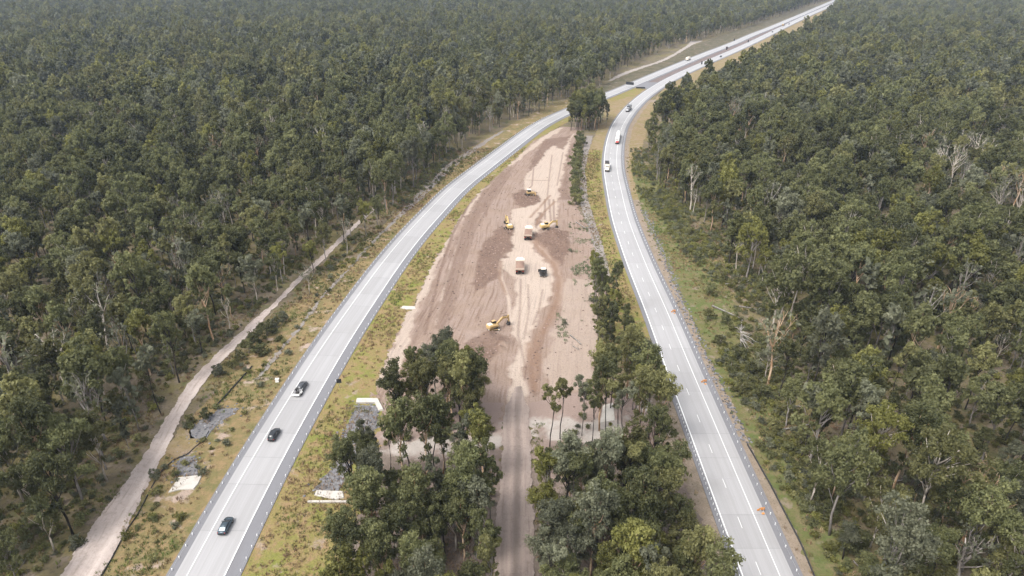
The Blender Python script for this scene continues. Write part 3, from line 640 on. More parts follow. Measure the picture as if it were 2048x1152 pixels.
l, h = on(RC, 1257, 222); lorry('truck with pale cab and black box body rounding the bend behind tanker', l, h + PI, 'rim', 'box')
gf = 'distant vehicles beyond the junction'
l, h = on(LC, 1376, 121); lorry('distant white truck on the left carriageway beside the brown median', l, h, 'white_paint', 'box', gf)
l, h = on(RC, 1566, 52); lorry('distant orange truck high on the right carriageway', l, h + PI, 'ochre_paint', 'tipper', gf)
for (P, px, py, lab, bodym) in ((RC, 1545, 65, 'tiny distant dark car just in front of the orange truck', 'car_dark'), (RC, 1578, 49, 'tiny distant black car just behind the orange truck', 'car_dark'), (LC, 1454, 96, 'tiny distant grey car on the left carriageway near the tall signs', 'car_grey'), (RC, 1441, 115, 'tiny distant blue car on the right carriageway by the roadside trees', 'car_blue')):
    l, h = on(P, px, py); car(lab, bodym, 'glass', l, h + (PI if P is RC else 0), True, None, 'car', gf)

# ------------------------------------------------------------------ signs
def face_sign(label, px, py, w, h, z, mat, rz=0.0, legs=2, cat='road sign', name='road_sign', group=None, base=0.0):
    t = thing(name, label, cat, (*G(px, py), base), rz, group)
    B().box((0, 0, z + h / 2), (w, .08, h)).part('panel', mat, t)
    for k in ((-w * .3, w * .3) if legs == 2 else (0,)): B().tube([(k, .09, 0), (k, .09, z + h * .9)], .06, 6).part('post', 'galv', t)
    return t
face_sign('dark square sign on a pale post at left carriageway shoulder', 680, 777, 1.25, 1.3, 1.6, 'sign_back', .2, 1, base=.22)
face_sign('long dark sign seen from behind on the far left carriageway', 1259, 177, 7.5, 2.4, 3.0, 'sign_back', -.55, base=.25)
face_sign('dark board leaning low on the median by the far crossover', 1281, 178, 8.0, 1.3, .3, 'sign_back', -.1, base=.2)
for px, py, lab in ((1467, 91, 'tall thin dark sign pole on the far median'), (1495, 94, 'thin dark pole on far right carriageway edge'), (1452, 110, 'thin dark pole beside far right carriageway, nearer than the tall one'), (1402, 140, 'thin dark pole at treetops edge of the far right carriageway')):
    face_sign(lab, px, py, 1.6, 3.0, 5.5, 'sign_back', .4, 1, group='poles along the far highway', base=.2)
def orange_stand(label, px, py, sc=1.0):
    t = thing('roadwork_sign', label, 'roadwork sign', (*G(px, py), .25), .15, 'orange roadwork signs on the right carriageway'); t.scale = (sc * .8,) * 3
    B().box((0, 0, 1.25), (1.5, .07, .8)).part('panel', 'orange_sign', t)
    B().box((.7, .5, .55), (.9, .07, .7)).box((-.7, .45, .5), (.7, .07, .6)).part('panel', 'orange_sign', t)
    B().tube([(-.55, -.5, 0), (-.4, .05, 1.6)], .05).tube([(.55, -.5, 0), (.4, .05, 1.6)], .05).tube([(0, .9, 0), (0, .05, 1.5)], .05).part('stand', 'galv', t)
    B().box((.2, -.7, .12), (.7, .5, .24)).part('sandbag', 'orange_sign', t); return t
orange_stand('lowest orange roadwork sign stand on the right carriageway', 1522, 1026)
orange_stand('middle orange roadwork sign stand at right carriageway edge', 1408, 768, .95)
orange_stand('topmost orange roadwork sign stand at right carriageway edge', 1347, 627, .9)

# ------------------------------------------------------------------ machines on the earthworks
EZ = lambda px, py: (*G(px, py), .12 + float(ework_h(np.array([G(px, py)[0]]), np.array([G(px, py)[1]]))[0]))
def look(px, py, qx, qy): a, b = G(px, py), G(qx, qy); return math.atan2(b[1] - a[1], b[0] - a[0])
def dump(label, px, py, rz, heap):
    t = thing('dump_truck', label, 'dump truck', EZ(px, py), rz, 'articulated dump trucks on the earthworks')
    B().loft([(1.6, 1.3, 1.2, 2.9, .2), (3.3, 1.3, 1.2, 3.3, .3), (3.6, 1.25, 1.2, 2.2, .2)]).part('cab', 'cream_paint', t)
    B().box((2.6, 0, 3.36), (1.7, 2.2, .12)).part('roof', 'white_paint', t)
    B().box((1.62, 0, 2.75), (.12, 1.9, .5)).part('rear_window', 'glass', t); B().box((3.5, 0, 2.6), (.14, 2.1, .8)).part('windscreen', 'glass', t)
    B().loft([(3.4, 1.2, 1.1, 2.1, .2), (5.2, 1.05, 1.0, 1.8, .3)]).part('bonnet', 'cream_paint', t)
    B().prism([(-5.2, 1.7), (-3.6, 1.15), (1.0, 1.35), (1.3, 2.9), (-4.9, 2.75), (-5.7, 2.4)], -1.55, 1.55, 1.1).part('tray', 'tray_tan', t)
    n = 11; V = []; Fq = []
    for i in range(n):
        for j in range(n):
            u, v = i / (n - 1), j / (n - 1); x = -5.0 + 6.0 * u; y = -1.45 + 2.9 * v
            V.append((x, y, 2.78 + heap * math.sin(PI * u) ** .7 * math.sin(PI * v) ** .7 + .2 * random.random()))
    for i in range(n - 1):
        for j in range(n - 1): Fq.append((i * n + j, (i + 1) * n + j, (i + 1) * n + j + 1, i * n + j + 1))
    B().add(V, Fq).part('soil_load', 'load', t, True)
    B().prism([(1.25, 2.8), (1.25, 3.5), (2.1, 3.55), (2.1, 3.42), (1.4, 3.35)], -1.6, 1.6).part('tray_guard', 'cream_paint', t)
    for x in (-4.2, -2.3, 3.6):
        for y in (-1.25, 1.25): wh = B().wheel((x, y, .85), .85, .65, 16).part('wheel', 'tyre', t); B().wheel((x, y + math.copysign(.06, y), .85), .45, .6, 10).part('rim', 'cream_paint', wh)
    B().box((-.5, 0, 1.0), (8.5, 1.0, .35)).part('chassis', 'black_steel', t)
    for y in (-1.2, 1.2): B().box((-5.35, y, 1.45), (.12, .35, .22)).part('tail_light', 'lamp_red', t)
    return t
dump('cream cab dump truck seen from behind between the two yellow excavators', 1057, 474, look(1057, 474, 1062, 440), .3)
dump('cream cab dump truck loaded high with brown soil, alone on the pale track', 1040, 540, look(1040, 540, 1041, 500), .8)
def excavator(label, px, py, rz_track, rz_house, boom, stick, scale=1.0, paint='yellow_paint'):
    t = thing('excavator', label, 'excavator', EZ(px, py), rz_track, 'yellow excavators on the earthworks'); t.scale = (scale,) * 3
    for y in (-1.15, 1.15):
        pr = [(-2.3, .25), (-2.0, 0), (2.0, 0), (2.3, .25), (2.4, .6), (2.05, .95), (-2.05, .95), (-2.4, .6)]
        tr = B().prism(pr, y - .32, y + .32).part('track', 'black_steel', t)
        for x in (-1.95, 1.95): B().wheel((x, y, .48), .38, .72, 12).part('track_wheel', 'cream_paint', tr)
        B().box((0, y, .5), (3.4, .7, .3)).part('track_frame', 'ochre_paint', tr)
    B().box((0, 0, .75), (2.4, 1.8, .4)).part('undercarriage', 'black_steel', t)
    h = bpy.data.objects.new('upper_body', None); q = rz_house - rz_track; R = Matrix.Rotation(q, 4, 'Z')
    def pt(bb, name, mat, parent=None):
        o = bb.part(name, mat, t if parent is None else parent)
        o.data.transform(R); return o
    pt(B().loft([(-2.7, 1.0, 1.15, 2.2, .2), (-2.4, 1.35, 1.1, 2.5, .25), (-.6, 1.35, 1.1, 2.4, .2), (1.7, 1.3, 1.1, 1.65, .15)]), 'engine_housing', paint)
    pt(B().box((-1.6, 0, 2.55), (1.6, 1.7, .2)), 'engine_cover', 'cream_paint')
    cb = pt(B().loft([(-.1, .5, 1.6, 2.9, .1), (1.2, .5, 1.6, 3.0, .12), (1.7, .48, 1.6, 2.5, .1)]), 'cab', 'glass'); cb.data.transform(R.inverted()); cb.data.transform(Matrix.Translation((0, .8, 0))); cb.data.transform(R)
    rf = pt(B().box((.6, .8, 3.03), (1.5, 1.05, .1)), 'cab_roof', paint)
    a, e, w = boom; bp = []
    p0 = Vector((1.4, -.1, 1.7)); p1 = p0 + Vector((a * .5, 0, e)); p2 = p0 + Vector((a, 0, e * .75))
    def beam(b, p, r, h0, h1, w_):
        d = (r - p).normalized(); n = Vector((-d.z, 0, d.x)); v = []
        for s_ in (-w_ / 2, w_ / 2):
            for pp, hh in ((p, h0), (r, h1)): v += [pp + n * hh / 2 + Vector((0, s_, 0)), pp - n * hh / 2 + Vector((0, s_, 0))]
        return b.add(v, [(0, 1, 3, 2), (4, 6, 7, 5), (0, 2, 6, 4), (1, 5, 7, 3), (0, 4, 5, 1), (2, 3, 7, 6)])
    pt(beam(beam(B(), p0, p1, .6, .85, .6), p1, p2, .85, .5, .58), 'boom', paint)
    pt(B().tube([p0 + Vector((.3, 0, -.4)), p1 + Vector((-.2, 0, -.3))], .1), 'hydraulic_cylinder', 'steel')
    pt(B().tube([p1 + Vector((.2, 0, .55)), p2 + Vector((.3, 0, .6))], .1), 'hydraulic_cylinder', 'black_steel')
    sx, sz = stick; p3 = p2 + Vector((sx, 0, sz)); pu = p2 - (p3 - p2).normalized() * .8
    pt(beam(B(), pu, p3, .7, .38, .48), 'stick', paint)
    pt(B().prism([(p3.x - .1, p3.z + .25), (p3.x + .35, p3.z - .1), (p3.x + .3, p3.z - .9), (p3.x - .3, p3.z - 1.25), (p3.x - .95, p3.z - 1.0), (p3.x - .5, p3.z - .7), (p3.x - .35, p3.z - .2)], -.75, .75), 'bucket', 'black_steel')
    bpy.data.objects.remove(h); return t
excavator('yellow excavator with raised boom pointing up left beside the cream dump truck', 1018, 458, look(1018, 458, 1028, 452), look(1018, 458, 1000, 432), (5.2, 2.6, 0), (.9, -2.6), .92)
excavator('large ochre excavator reaching right just above the lower grove', 987, 661, look(980, 662, 996, 661), look(984, 661, 1012, 651), (5.4, 1.9, 0), (.3, -2.1), .85, 'ochre_paint')
excavator('yellow and black excavator on dark soil right of the dump truck', 1091, 460, look(1091, 460, 1092, 430), look(1091, 460, 1104, 458), (4.4, 1.5, 0), (.2, -2.0), .92)
def dozer(label, px, py, rz, hood, roof, cat='bulldozer', name='bulldozer', sc=1.0):
    t = thing(name, label, cat, EZ(px, py), rz); t.scale = (sc,) * 3
    for y in (-1.1, 1.1):
        tr = B().prism([(-1.9, .35), (-1.6, 0), (1.6, 0), (1.9, .35), (1.6, .8), (-.2, 1.15), (-1.6, .9)], y - .3, y + .3).part('track', 'black_steel', t)
        for x in (-1.5, 1.5): B().wheel((x, y, .42), .34, .68, 10).part('track_wheel', 'steel', tr)
    B().loft([(.2, .8, .8, 1.9, .15), (2.0, .7, .8, 1.7, .15)]).part('bonnet', hood, t)
    B().loft([(-1.7, .85, .8, 1.9, .12), (.2, .85, .8, 1.8, .1)]).part('body', hood, t)
    B().loft([(-1.3, .75, 1.7, 2.9, .08), (.1, .75, 1.7, 2.9, .08), (.4, .72, 1.7, 2.3, .08)]).part('cab', 'glass', t)
    B().box((-.6, 0, 2.97), (1.8, 1.75, .12)).part('cab_roof', roof, t)
    B().prism([(2.55, .05), (2.75, .1), (2.62, .6), (2.8, 1.2), (2.66, 1.22), (2.45, .6)], -1.75, 1.75).part('blade', hood, t)
    for y in (-.95, .95): B().tube([(0, y * 1.45, .5), (2.55, y * 1.3, .5)], .12).part('push_arm', hood, t)
    B().tube([(1.2, .45, 1.7), (1.2, .45, 2.6)], .07).part('exhaust', 'black_steel', t)
    B().box((-2.3, 0, .8), (.7, 1.6, .25)).box((-2.6, 0, .45), (.18, .2, .9)).part('ripper', 'black_steel', t); return t
dozer('tan bulldozer at the top edge of the dark soil patch', 1060, 392, look(1060, 392, 1084, 391), 'ochre_paint', 'cream_paint')
dozer('small dark tracked machine with pale cab roof right of loaded dump truck', 1086, 551, look(1086, 551, 1082, 530), 'black_steel', 'cream_paint', 'earthmover', 'tracked_machine', .95)

# ------------------------------------------------------------------ trees: kinds
def leaf_faces(rng, c, rad, n, size, flat=.9):
    d = rng.normal(size=(n, 3)); d[:, 2] += .3; d /= np.linalg.norm(d, axis=1)[:, None]
    p = c + d * rad * np.array([1, 1, flat]) * rng.uniform(.3, 1.15, (n, 1))
    nn = d + rng.normal(size=(n, 3)) * .75; nn /= np.linalg.norm(nn, axis=1)[:, None]
    a = np.cross(nn, rng.normal(size=(n, 3))); a /= np.linalg.norm(a, axis=1)[:, None]; b = np.cross(nn, a)
    s = size * rng.uniform(.6, 1.35, (n, 1)); q = s * rng.uniform(.45, .8, (n, 1))
    V = np.stack([p - a * s, p + b * q, p + a * s, p - b * q], 1).reshape(-1, 3)
    return V
def make_tree(seed, H=19, R=4.8, base=.45, clumps=13, per=85, leaf=.62, tr=.24, dome=.5, crad=(1.3, 2.2), lean=.6, limbs=1.0, bare=False, spray=1):
    """returns (wood builder, leaf vertices, tints); metres, base at the origin"""
    rng = np.random.default_rng(seed); zb = H * base
    cs = []
    for i in range(clumps):
        r = R * .82 * math.sqrt((i + .5) / clumps); a = i * 2.39996 + rng.uniform(-.5, .5)
        cr = rng.uniform(*crad); z = H - cr * .75 - (r / R) ** 2 * (H - zb) * dome - rng.uniform(0, 1) ** 1.5 * (H - zb) * .5
        cs.append((r * math.cos(a) + rng.uniform(-.5, .5), r * math.sin(a) + rng.uniform(-.5, .5), max(z, zb), cr))
    lx, ly = rng.uniform(-lean, lean, 2)
    tp = [(0, 0, -.3)] + [(lx * t + rng.uniform(-.4, .4), ly * t + rng.uniform(-.4, .4), H * .8 * t) for t in (.25, .5, .75, 1.0)]
    w = B(); w.tube(tp, [tr * 1.25, tr, tr * .8, tr * .55, tr * .2], 6)
    for cx, cy, cz, cr in cs:
        if rng.uniform() > limbs: continue
        t = min(.95, max(.3, (cz - cr * 2.2 - rng.uniform(0, 2)) / (H * .8))); k = int(t * 4); f = t * 4 - k
        p = Vector(tp[k + (1 if k == 0 else 0)]).lerp(Vector(tp[min(k + 1, 4)]), f); c = Vector((cx, cy, cz))
        mid = p.lerp(c, .55) + Vector((rng.uniform(-.3, .3), rng.uniform(-.3, .3), -.25))
        rr = tr * .5; w.tube([p, mid, c], [rr, rr * .7, rr * .25], 5)
        if bare:
            for q in range(3):
                e = c + Vector((rng.uniform(-1, 1), rng.uniform(-1, 1), rng.uniform(.2, 1.3))) * cr * .9; w.tube([mid.lerp(c, .3 + .3 * q), c.lerp(e, .5) + Vector((0, 0, .2)), e], [rr * .4, rr * .26, rr * .08], 4)
    Ls, T = [], []
    for cx, cy, cz, cr in cs:
        n = int(per * (cr / np.mean(crad)) ** 2); sub = max(2, int(round(cr * 2.2)))
        tv = rng.uniform(0, .55)
        for k in range(sub):
            o = rng.normal(size=3); o /= np.linalg.norm(o); o[2] *= .8
            Ls.append(leaf_faces(rng, np.array([cx, cy, cz]) + o * cr * .72, cr * rng.uniform(.38, .62), max(3, n // sub), leaf))
            T.append(np.clip(tv + rng.uniform(-.2, .3) + rng.normal(0, .13, max(3, n // sub)), 0, 1))
    if not bare and per and spray:                                   # sparse leaf sprays lower down the stem
        for k in range(clumps):
            z = rng.uniform(H * base * .75, H * .8); f = z / (H * .8); a = rng.uniform(0, 2 * PI); r = rng.uniform(.3, R * .6); n = max(3, int(per * .22))
            Ls.append(leaf_faces(rng, np.array([lx * f + r * math.cos(a), ly * f + r * math.sin(a), z]), rng.uniform(.5, .95), n, leaf)); T.append(np.clip(rng.uniform(0, .35) + rng.normal(0, .12, n), 0, 1))
    if Ls: return w, np.concatenate(Ls), np.concatenate(T)
    return w, np.zeros((0, 3)), np.zeros(0)
def crown_mesh(name, V, T, mat):
    F = np.arange(len(V)).reshape(-1, 4); return new_mesh(name, V, F, mat, attrs={'tint': ('FACE', T)})
def wood_mesh(name, w, mat): return new_mesh(name, w.v, w.f, mat, smooth=True)

SHAPES = [dict(H=20, R=4.3, base=.42, clumps=15), dict(H=22, R=4.9, base=.48, clumps=17, lean=1.2), dict(H=18, R=3.8, base=.40, clumps=13), dict(H=23, R=3.9, base=.40, clumps=17, dome=.35),
          dict(H=19, R=5.2, base=.48, clumps=17, dome=.6, crad=(1.3, 2.3)), dict(H=21, R=3.2, base=.36, clumps=14, dome=.3), dict(H=16, R=2.9, base=.35, clumps=11), dict(H=24, R=5.2, base=.5, clumps=19, lean=1.5),
          dict(H=14, R=2.0, base=.3, clumps=9, dome=.25, crad=(.8, 1.3), tr=.14), dict(H=19, R=2.3, base=.32, clumps=12, dome=.25, crad=(.9, 1.4), tr=.16),
          dict(H=20, R=3.0, base=.6, clumps=9, dome=.4, crad=(1.0, 1.6), tr=.17, lean=1.0, spray=0), dict(H=18, R=2.5, base=.58, clumps=8, dome=.35, crad=(.9, 1.5), tr=.15, lean=.8, spray=0)]
COLS = ['dark', 'olive', 'yellow', 'grey']
BARK = ['bark_black', 'bark_grey', 'bark_pale', 'bark_black', 'bark_grey', 'bark_orange', 'bark_black', 'bark_pale', 'bark_black', 'bark_grey', 'bark_black', 'bark_black']
WOOD, CROWN = {}, {}
TREE_H = [q['H'] for q in SHAPES]
for i, q in enumerate(SHAPES):
    w, Vv, T = make_tree(100 + i, per=330, leaf=.245, **q)
    WOOD[i] = wood_mesh('trunk', w, BARK[i])
    for c in COLS: CROWN[i, c] = crown_mesh('crown', Vv, T, 'leaf_' + c if False else c)

# ------------------------------------------------------------------ trees: places
def poly(a): return GA(a)
LEFT_EDGE = [(-300, 1330), (40, 1240), (100, 1160), (165, 1070), (232, 975), (300, 870), (362, 782), (415, 722), (484, 655), (575, 606), (668, 540), (725, 484), (782, 425), (838, 376), (905, 306), (1000, 256), (1100, 218), (1160, 200), (1205, 172), (1245, 138), (1300, 112), (1362, 90), (1400, 82), (1490, 57), (1560, 33), (1640, 6), (1676, -6)]
RIGHT_EDGE = [(1755, 1330), (1702, 1200), (1636, 1060), (1588, 960), (1550, 860), (1522, 780), (1506, 700), (1545, 640), (1545, 585), (1470, 550), (1425, 500), (1375, 430), (1326, 390), (1298, 345), (1289, 300), (1299, 262), (1326, 236), (1362, 214), (1406, 192), (1450, 166), (1494, 140), (1542, 113), (1580, 90), (1617, 67), (1652, 40), (1682, 12), (1700, -4)]
LE, RE = GA(LEFT_EDGE), GA(RIGHT_EDGE)
def side(P):
    """metres inside the forest: positive values are forest"""
    l = np.interp(P[:, 1], LE[:, 1], LE[:, 0]) - P[:, 0]; r = P[:, 0] - np.interp(P[:, 1], RE[:, 1], RE[:, 0])
    return l, r
GROVE_L = poly([(765, 890), (800, 822), (880, 782), (945, 812), (992, 880), (1000, 960), (982, 1060), (980, 1160), (975, 1330), (660, 1330), (688, 1150), (705, 1060), (722, 985)])
GROVE_R = poly([(1082, 900), (1110, 858), (1190, 800), (1240, 770), (1300, 770), (1322, 850), (1340, 930), (1378, 1020), (1415, 1110), (1450, 1220), (1480, 1330), (1078, 1330), (1076, 1160), (1074, 1000)])
STRIP = poly([(1182, 600), (1205, 585), (1240, 640), (1262, 690), (1285, 748), (1240, 770), (1195, 760), (1186, 690)])
CLUMP = poly([(1138, 262), (1168, 268), (1192, 262), (1208, 244), (1205, 236), (1165, 240), (1142, 248)])
CREEK = [poly([(700, 946), (1010, 942), (1010, 850), (760, 842)]), poly([(1085, 895), (1260, 890), (1320, 800), (1200, 796), (1090, 850)])]
GAP_TRACKS = GA([((a + b) / 2, y) for y, a, b in TRACK]); RTRACK = GA([(1975, 300), (1985, 285), (2000, 262), (1990, 244)])
def scatter(x0, x1, y0, y1, cell, rng):
    nx, ny = int((x1 - x0) / cell), int((y1 - y0) / cell)
    X, Y = np.meshgrid(np.arange(nx), np.arange(ny)); P = np.stack([X.ravel(), Y.ravel()], -1) + rng.uniform(.08, .92, (nx * ny, 2))
    return P * cell + (x0, y0)
TREES = []     # rows: x, y, shape, colour, scale, rot
def pick_col(P, rng, bias=0):
    n = fbm(P[:, 0] * .012 + 7, P[:, 1] * .012, 51, 3) + rng.normal(0, .13, len(P)) + bias; r = rng.uniform(size=len(P))
    c = np.where(n > .58, 1, 0); c = np.where(r < .10, 2, c); c = np.where((r > .87), 3, c); return c
far = []
for (y0, y1, cell) in ((70, 420, 6.6), (420, 900, 7.0), (900, 2500, 7.6)):
    hw = y1 * .80 + 90
    P = scatter(-hw, hw, y0, y1, cell, RNG)
    P = P[np.abs(P[:, 0]) < P[:, 1] * .80 + 90]
    l, r = side(P); ins = np.maximum(l, r); keep = ins > RNG.uniform(0, 2.5, len(P))
    dens = fbm(P[:, 0] * .025, P[:, 1] * .025, 61, 3); keep &= RNG.uniform(size=len(P)) < np.clip(1.85 - dens * 1.6, .42, .97)
    keep &= (pldist(P, RTRACK) > 5) & (pldist(P, GAP_TRACKS) > 2.6)
    if y0 < 100:                                           # open forest near the camera, thinner on the right
        op = np.clip((P[:, 1] - 120) / 140, 0, 1); keep &= RNG.uniform(size=len(P)) < np.where(P[:, 0] > 0, .84 + .14 * op, .80 + .18 * op)
    far.append(P[keep])
FP = np.concatenate(far)
def rows_for(P, shapes, probs, rng, smin=.58, smax=1.25, bias=0):
    sh = rng.choice(shapes, len(P), p=np.array(probs) / sum(probs)); c = pick_col(P, rng, bias)
    g = fbm(P[:, 0] * .008, P[:, 1] * .008, 71, 3)
    sc = rng.uniform(smin, smax, len(P)) * (.82 + .36 * g); return np.column_stack([P, sh, c, sc, rng.uniform(0, 2 * PI, len(P))])
FT = rows_for(FP, range(10), [3, 3, 3, 2.2, 3, 2, 2, 2.2, 1.2, 1.4], RNG)
def fill(pg, cell, n_shapes, probs, excl, smin, smax, bias, rng, hole=.7):
    lo, hi = pg.min(0), pg.max(0); P = scatter(lo[0], hi[0], lo[1], hi[1], cell, rng); k = inpoly(P, pg) & (sdf(P, pg) < -.6) & (fbm(P[:, 0] * .09 + 3, P[:, 1] * .09, 29, 2) < hole)
    for e in excl: k &= ~(inpoly(P, e) & (rng.uniform(size=len(P)) < .8))
    k &= P[:, 1] > 78; return rows_for(P[k], n_shapes, probs, rng, smin, smax, bias)
r2 = np.random.default_rng(21)
GL_BACK = poly([(768, 872), (800, 806), (880, 782), (950, 800), (995, 850), (998, 880), (900, 872)]); GL_CREEK = poly([(722, 990), (740, 925), (990, 918), (1000, 990)]); GL_FRONT = poly([(700, 1040), (720, 1005), (1000, 1005), (1000, 1160), (995, 1330), (650, 1330), (682, 1150)])
GR_BACK = poly([(1178, 852), (1200, 800), (1245, 772), (1300, 775), (1318, 850)]); GR_CREEK = poly([(1078, 905), (1090, 852), (1310, 846), (1325, 905)]); GR_FRONT = poly([(1072, 985), (1340, 972), (1368, 1030), (1402, 1110), (1434, 1220), (1462, 1330), (1078, 1330), (1076, 1160)])
ZON = {'grove_l': np.vstack([fill(GL_BACK, 4.2, [2, 3, 5, 6, 10], [2, 2, 3, 2, 2], [], .72, .98, -.10, r2, 1.1), fill(GL_CREEK, 4.2, [10, 11, 5, 9], [2, 2, 2, 2], [], .8, 1.0, -.05, r2, 1.1), fill(GL_FRONT, 4.4, [0, 2, 3, 5, 6, 9], [2, 3, 1, 3, 2, 2], [], .66, .95, -.06, r2, .80)]),
       'grove_r': np.vstack([fill(GR_BACK, 4.2, [5, 9, 10, 6], [2, 2, 2, 1], [], .72, 1.0, .02, r2, 1.1), fill(GR_CREEK, 4.3, [10, 11, 5, 9], [2, 2, 1, 1], [], .82, 1.02, .0, r2, .78), fill(GR_FRONT, 4.3, [0, 2, 3, 5, 6, 9, 10], [1.5, 3, 2, 3, 3, 2, 1], [], .66, 1.0, -.06, r2, .84)]),
       'strip': fill(STRIP, 4.4, [8, 9, 6], [3, 3, .5], [], .7, 1.0, .06, r2),
       'clump': fill(CLUMP, 3.9, [2, 5, 9, 0], [1, 3, 3, 1], [], .9, 1.12, -.1, r2)}
extra = [(1196, 600, 9, 0, .78), (1192, 585, 8, 0, .9), (1255, 760, 2, 1, .8), (1285, 780, 6, 1, .8), (1312, 800, 8, 3, .8), (1212, 255, 9, 3, .95), (895, 775, 0, 3, .92), (870, 778, 2, 3, .8)]
E = np.array([(*G(a, b), c, d, e, i * 1.7) for i, (a, b, c, d, e) in enumerate(extra)]); ZON['strip'] = np.vstack([ZON['strip'], E[:5]]); ZON['clump'] = np.vstack([ZON['clump'], E[5:6]]); ZON['grove_l'] = np.vstack([ZON['grove_l'], E[6:]])
allrows = [(z, r) for z, a in ZON.items() for r in a]
# forest trees that show largest become things, the rest one stand
cx, cy, cd = proj(FT[:, 0], FT[:, 1], FT[:, 4] * 14.0)
vis = (cx > -25) & (cx < W + 25) & (cy > -10) & (cy < Hh + 30)
order = np.argsort(np.where(vis, cd, 1e9)); NTHING = 282 - len(allrows)
idx = order[:max(0, NTHING)]
for i in idx:
    r = FT[i]; l, rr = side(r[None, :2])
    z = ('left_edge' if l[0] < 14 else 'left') if l[0] > 0 else ('right_edge' if rr[0] < 22 else 'right'); allrows.append((z, r))
rest = np.ones(len(FT), bool); rest[idx] = False; FT = FT[rest]

ORD = ['first', 'second', 'third', 'fourth', 'fifth', 'sixth', 'seventh', 'eighth', 'ninth', 'tenth', 'eleventh', 'twelfth', 'thirteenth', 'fourteenth', 'fifteenth', 'sixteenth', 'seventeenth', 'eighteenth', 'nineteenth', 'twentieth']
ORD += ['twenty-' + o for o in ORD[:9]] + ['thirtieth'] + ['thirty-' + o for o in ORD[:9]] + ['fortieth']
ZT = {'grove_l': 'in grove left of haul track', 'grove_r': 'in grove right of haul track', 'strip': 'in narrow strip by right carriageway', 'clump': 'in small wood above the earthworks',
      'left_edge': 'beside the gravel side track', 'left': 'in near forest beyond gravel track', 'right_edge': 'on forest edge by right carriageway', 'right': 'in near lower right forest'}
ZG = {k: 'gum trees ' + v for k, v in ZT.items()}
CN = {0: 'dark green', 1: 'olive green', 2: 'yellowish', 3: 'grey green'}
def size_word(r):
    h = TREE_H[int(r[2])] * r[4] * 1.12; return 'tall' if h > 17.5 else ('small' if h < 12.5 else 'mid-height')
cls = {}
for z, r in allrows: cls.setdefault((z, CN[int(r[3])], size_word(r)), []).append(r)
for (z, c, sz), rs in cls.items():
    rs.sort(key=lambda r: proj(r[0], r[1], 10)[0])
    for k, r in enumerate(rs):
        pre = 'only' if len(rs) == 1 else ORD[min(k, 39)]
        lab = f"{pre} {sz} {c} gum tree {ZT[z]}" if len(rs) == 1 else f"{pre} from left of {sz} {c} gums {ZT[z]}"
        i = int(r[2]); t = thing('gum_tree', lab, 'tree', (r[0], r[1], 0), r[5], ZG[z]); t.scale = (r[4] * .93, r[4] * .93, r[4] * 1.12)
        link('trunk', WOOD[i], t); link('crown', CROWN[i, COLS[int(r[3])]], t)

# pale branching trees that stand out, each with its own form
def feature_tree(label, px, py, seed, bark, col, name='gum_tree', sc=1.0, **kw):
    w, Vv, T = make_tree(seed, bare=True, **kw); t = thing(name, label, 'tree', (*G(px, py), 0), seed * .7, 'pale branching trees standing out of the forest'); t.scale = (sc,) * 3
    link('trunk', wood_mesh('trunk', w, bark), t)
    if len(Vv): link('crown', crown_mesh('crown', Vv, T, col), t)
ft = dict(H=21, R=6, base=.42, clumps=9, per=70, leaf=.3, tr=.42, lean=2.0, crad=(1.3, 2.2))
feature_tree('big white trunked forked gum among dark trees at far left', 132, 790, 301, 'bark_pale', 'grey', **ft)
feature_tree('large orange limbed spreading gum in the lower right corner forest', 1912, 1110, 302, 'bark_orange', 'olive', **{**ft, 'H': 25, 'R': 7, 'clumps': 14, 'per': 170, 'tr': .34})
feature_tree('grey leaning gum at the bottom edge below the orange limbed tree', 1918, 1170, 303, 'bark_grey', 'grey', **{**ft, 'H': 15, 'R': 4})
dead = dict(H=18, R=4.5, base=.4, clumps=8, per=0, tr=.3, lean=1.5, crad=(1.4, 2.4))
def deadtree(label, px, py, seed, bark='bark_pale', leafy=0, **kw):
    feature_tree(label, px, py, seed, bark, 'grey', 'dead_tree' if not leafy else 'gum_tree', sc=.7, **{**dead, 'per': leafy * 7, 'leaf': .3, 'tr': .24, **kw})
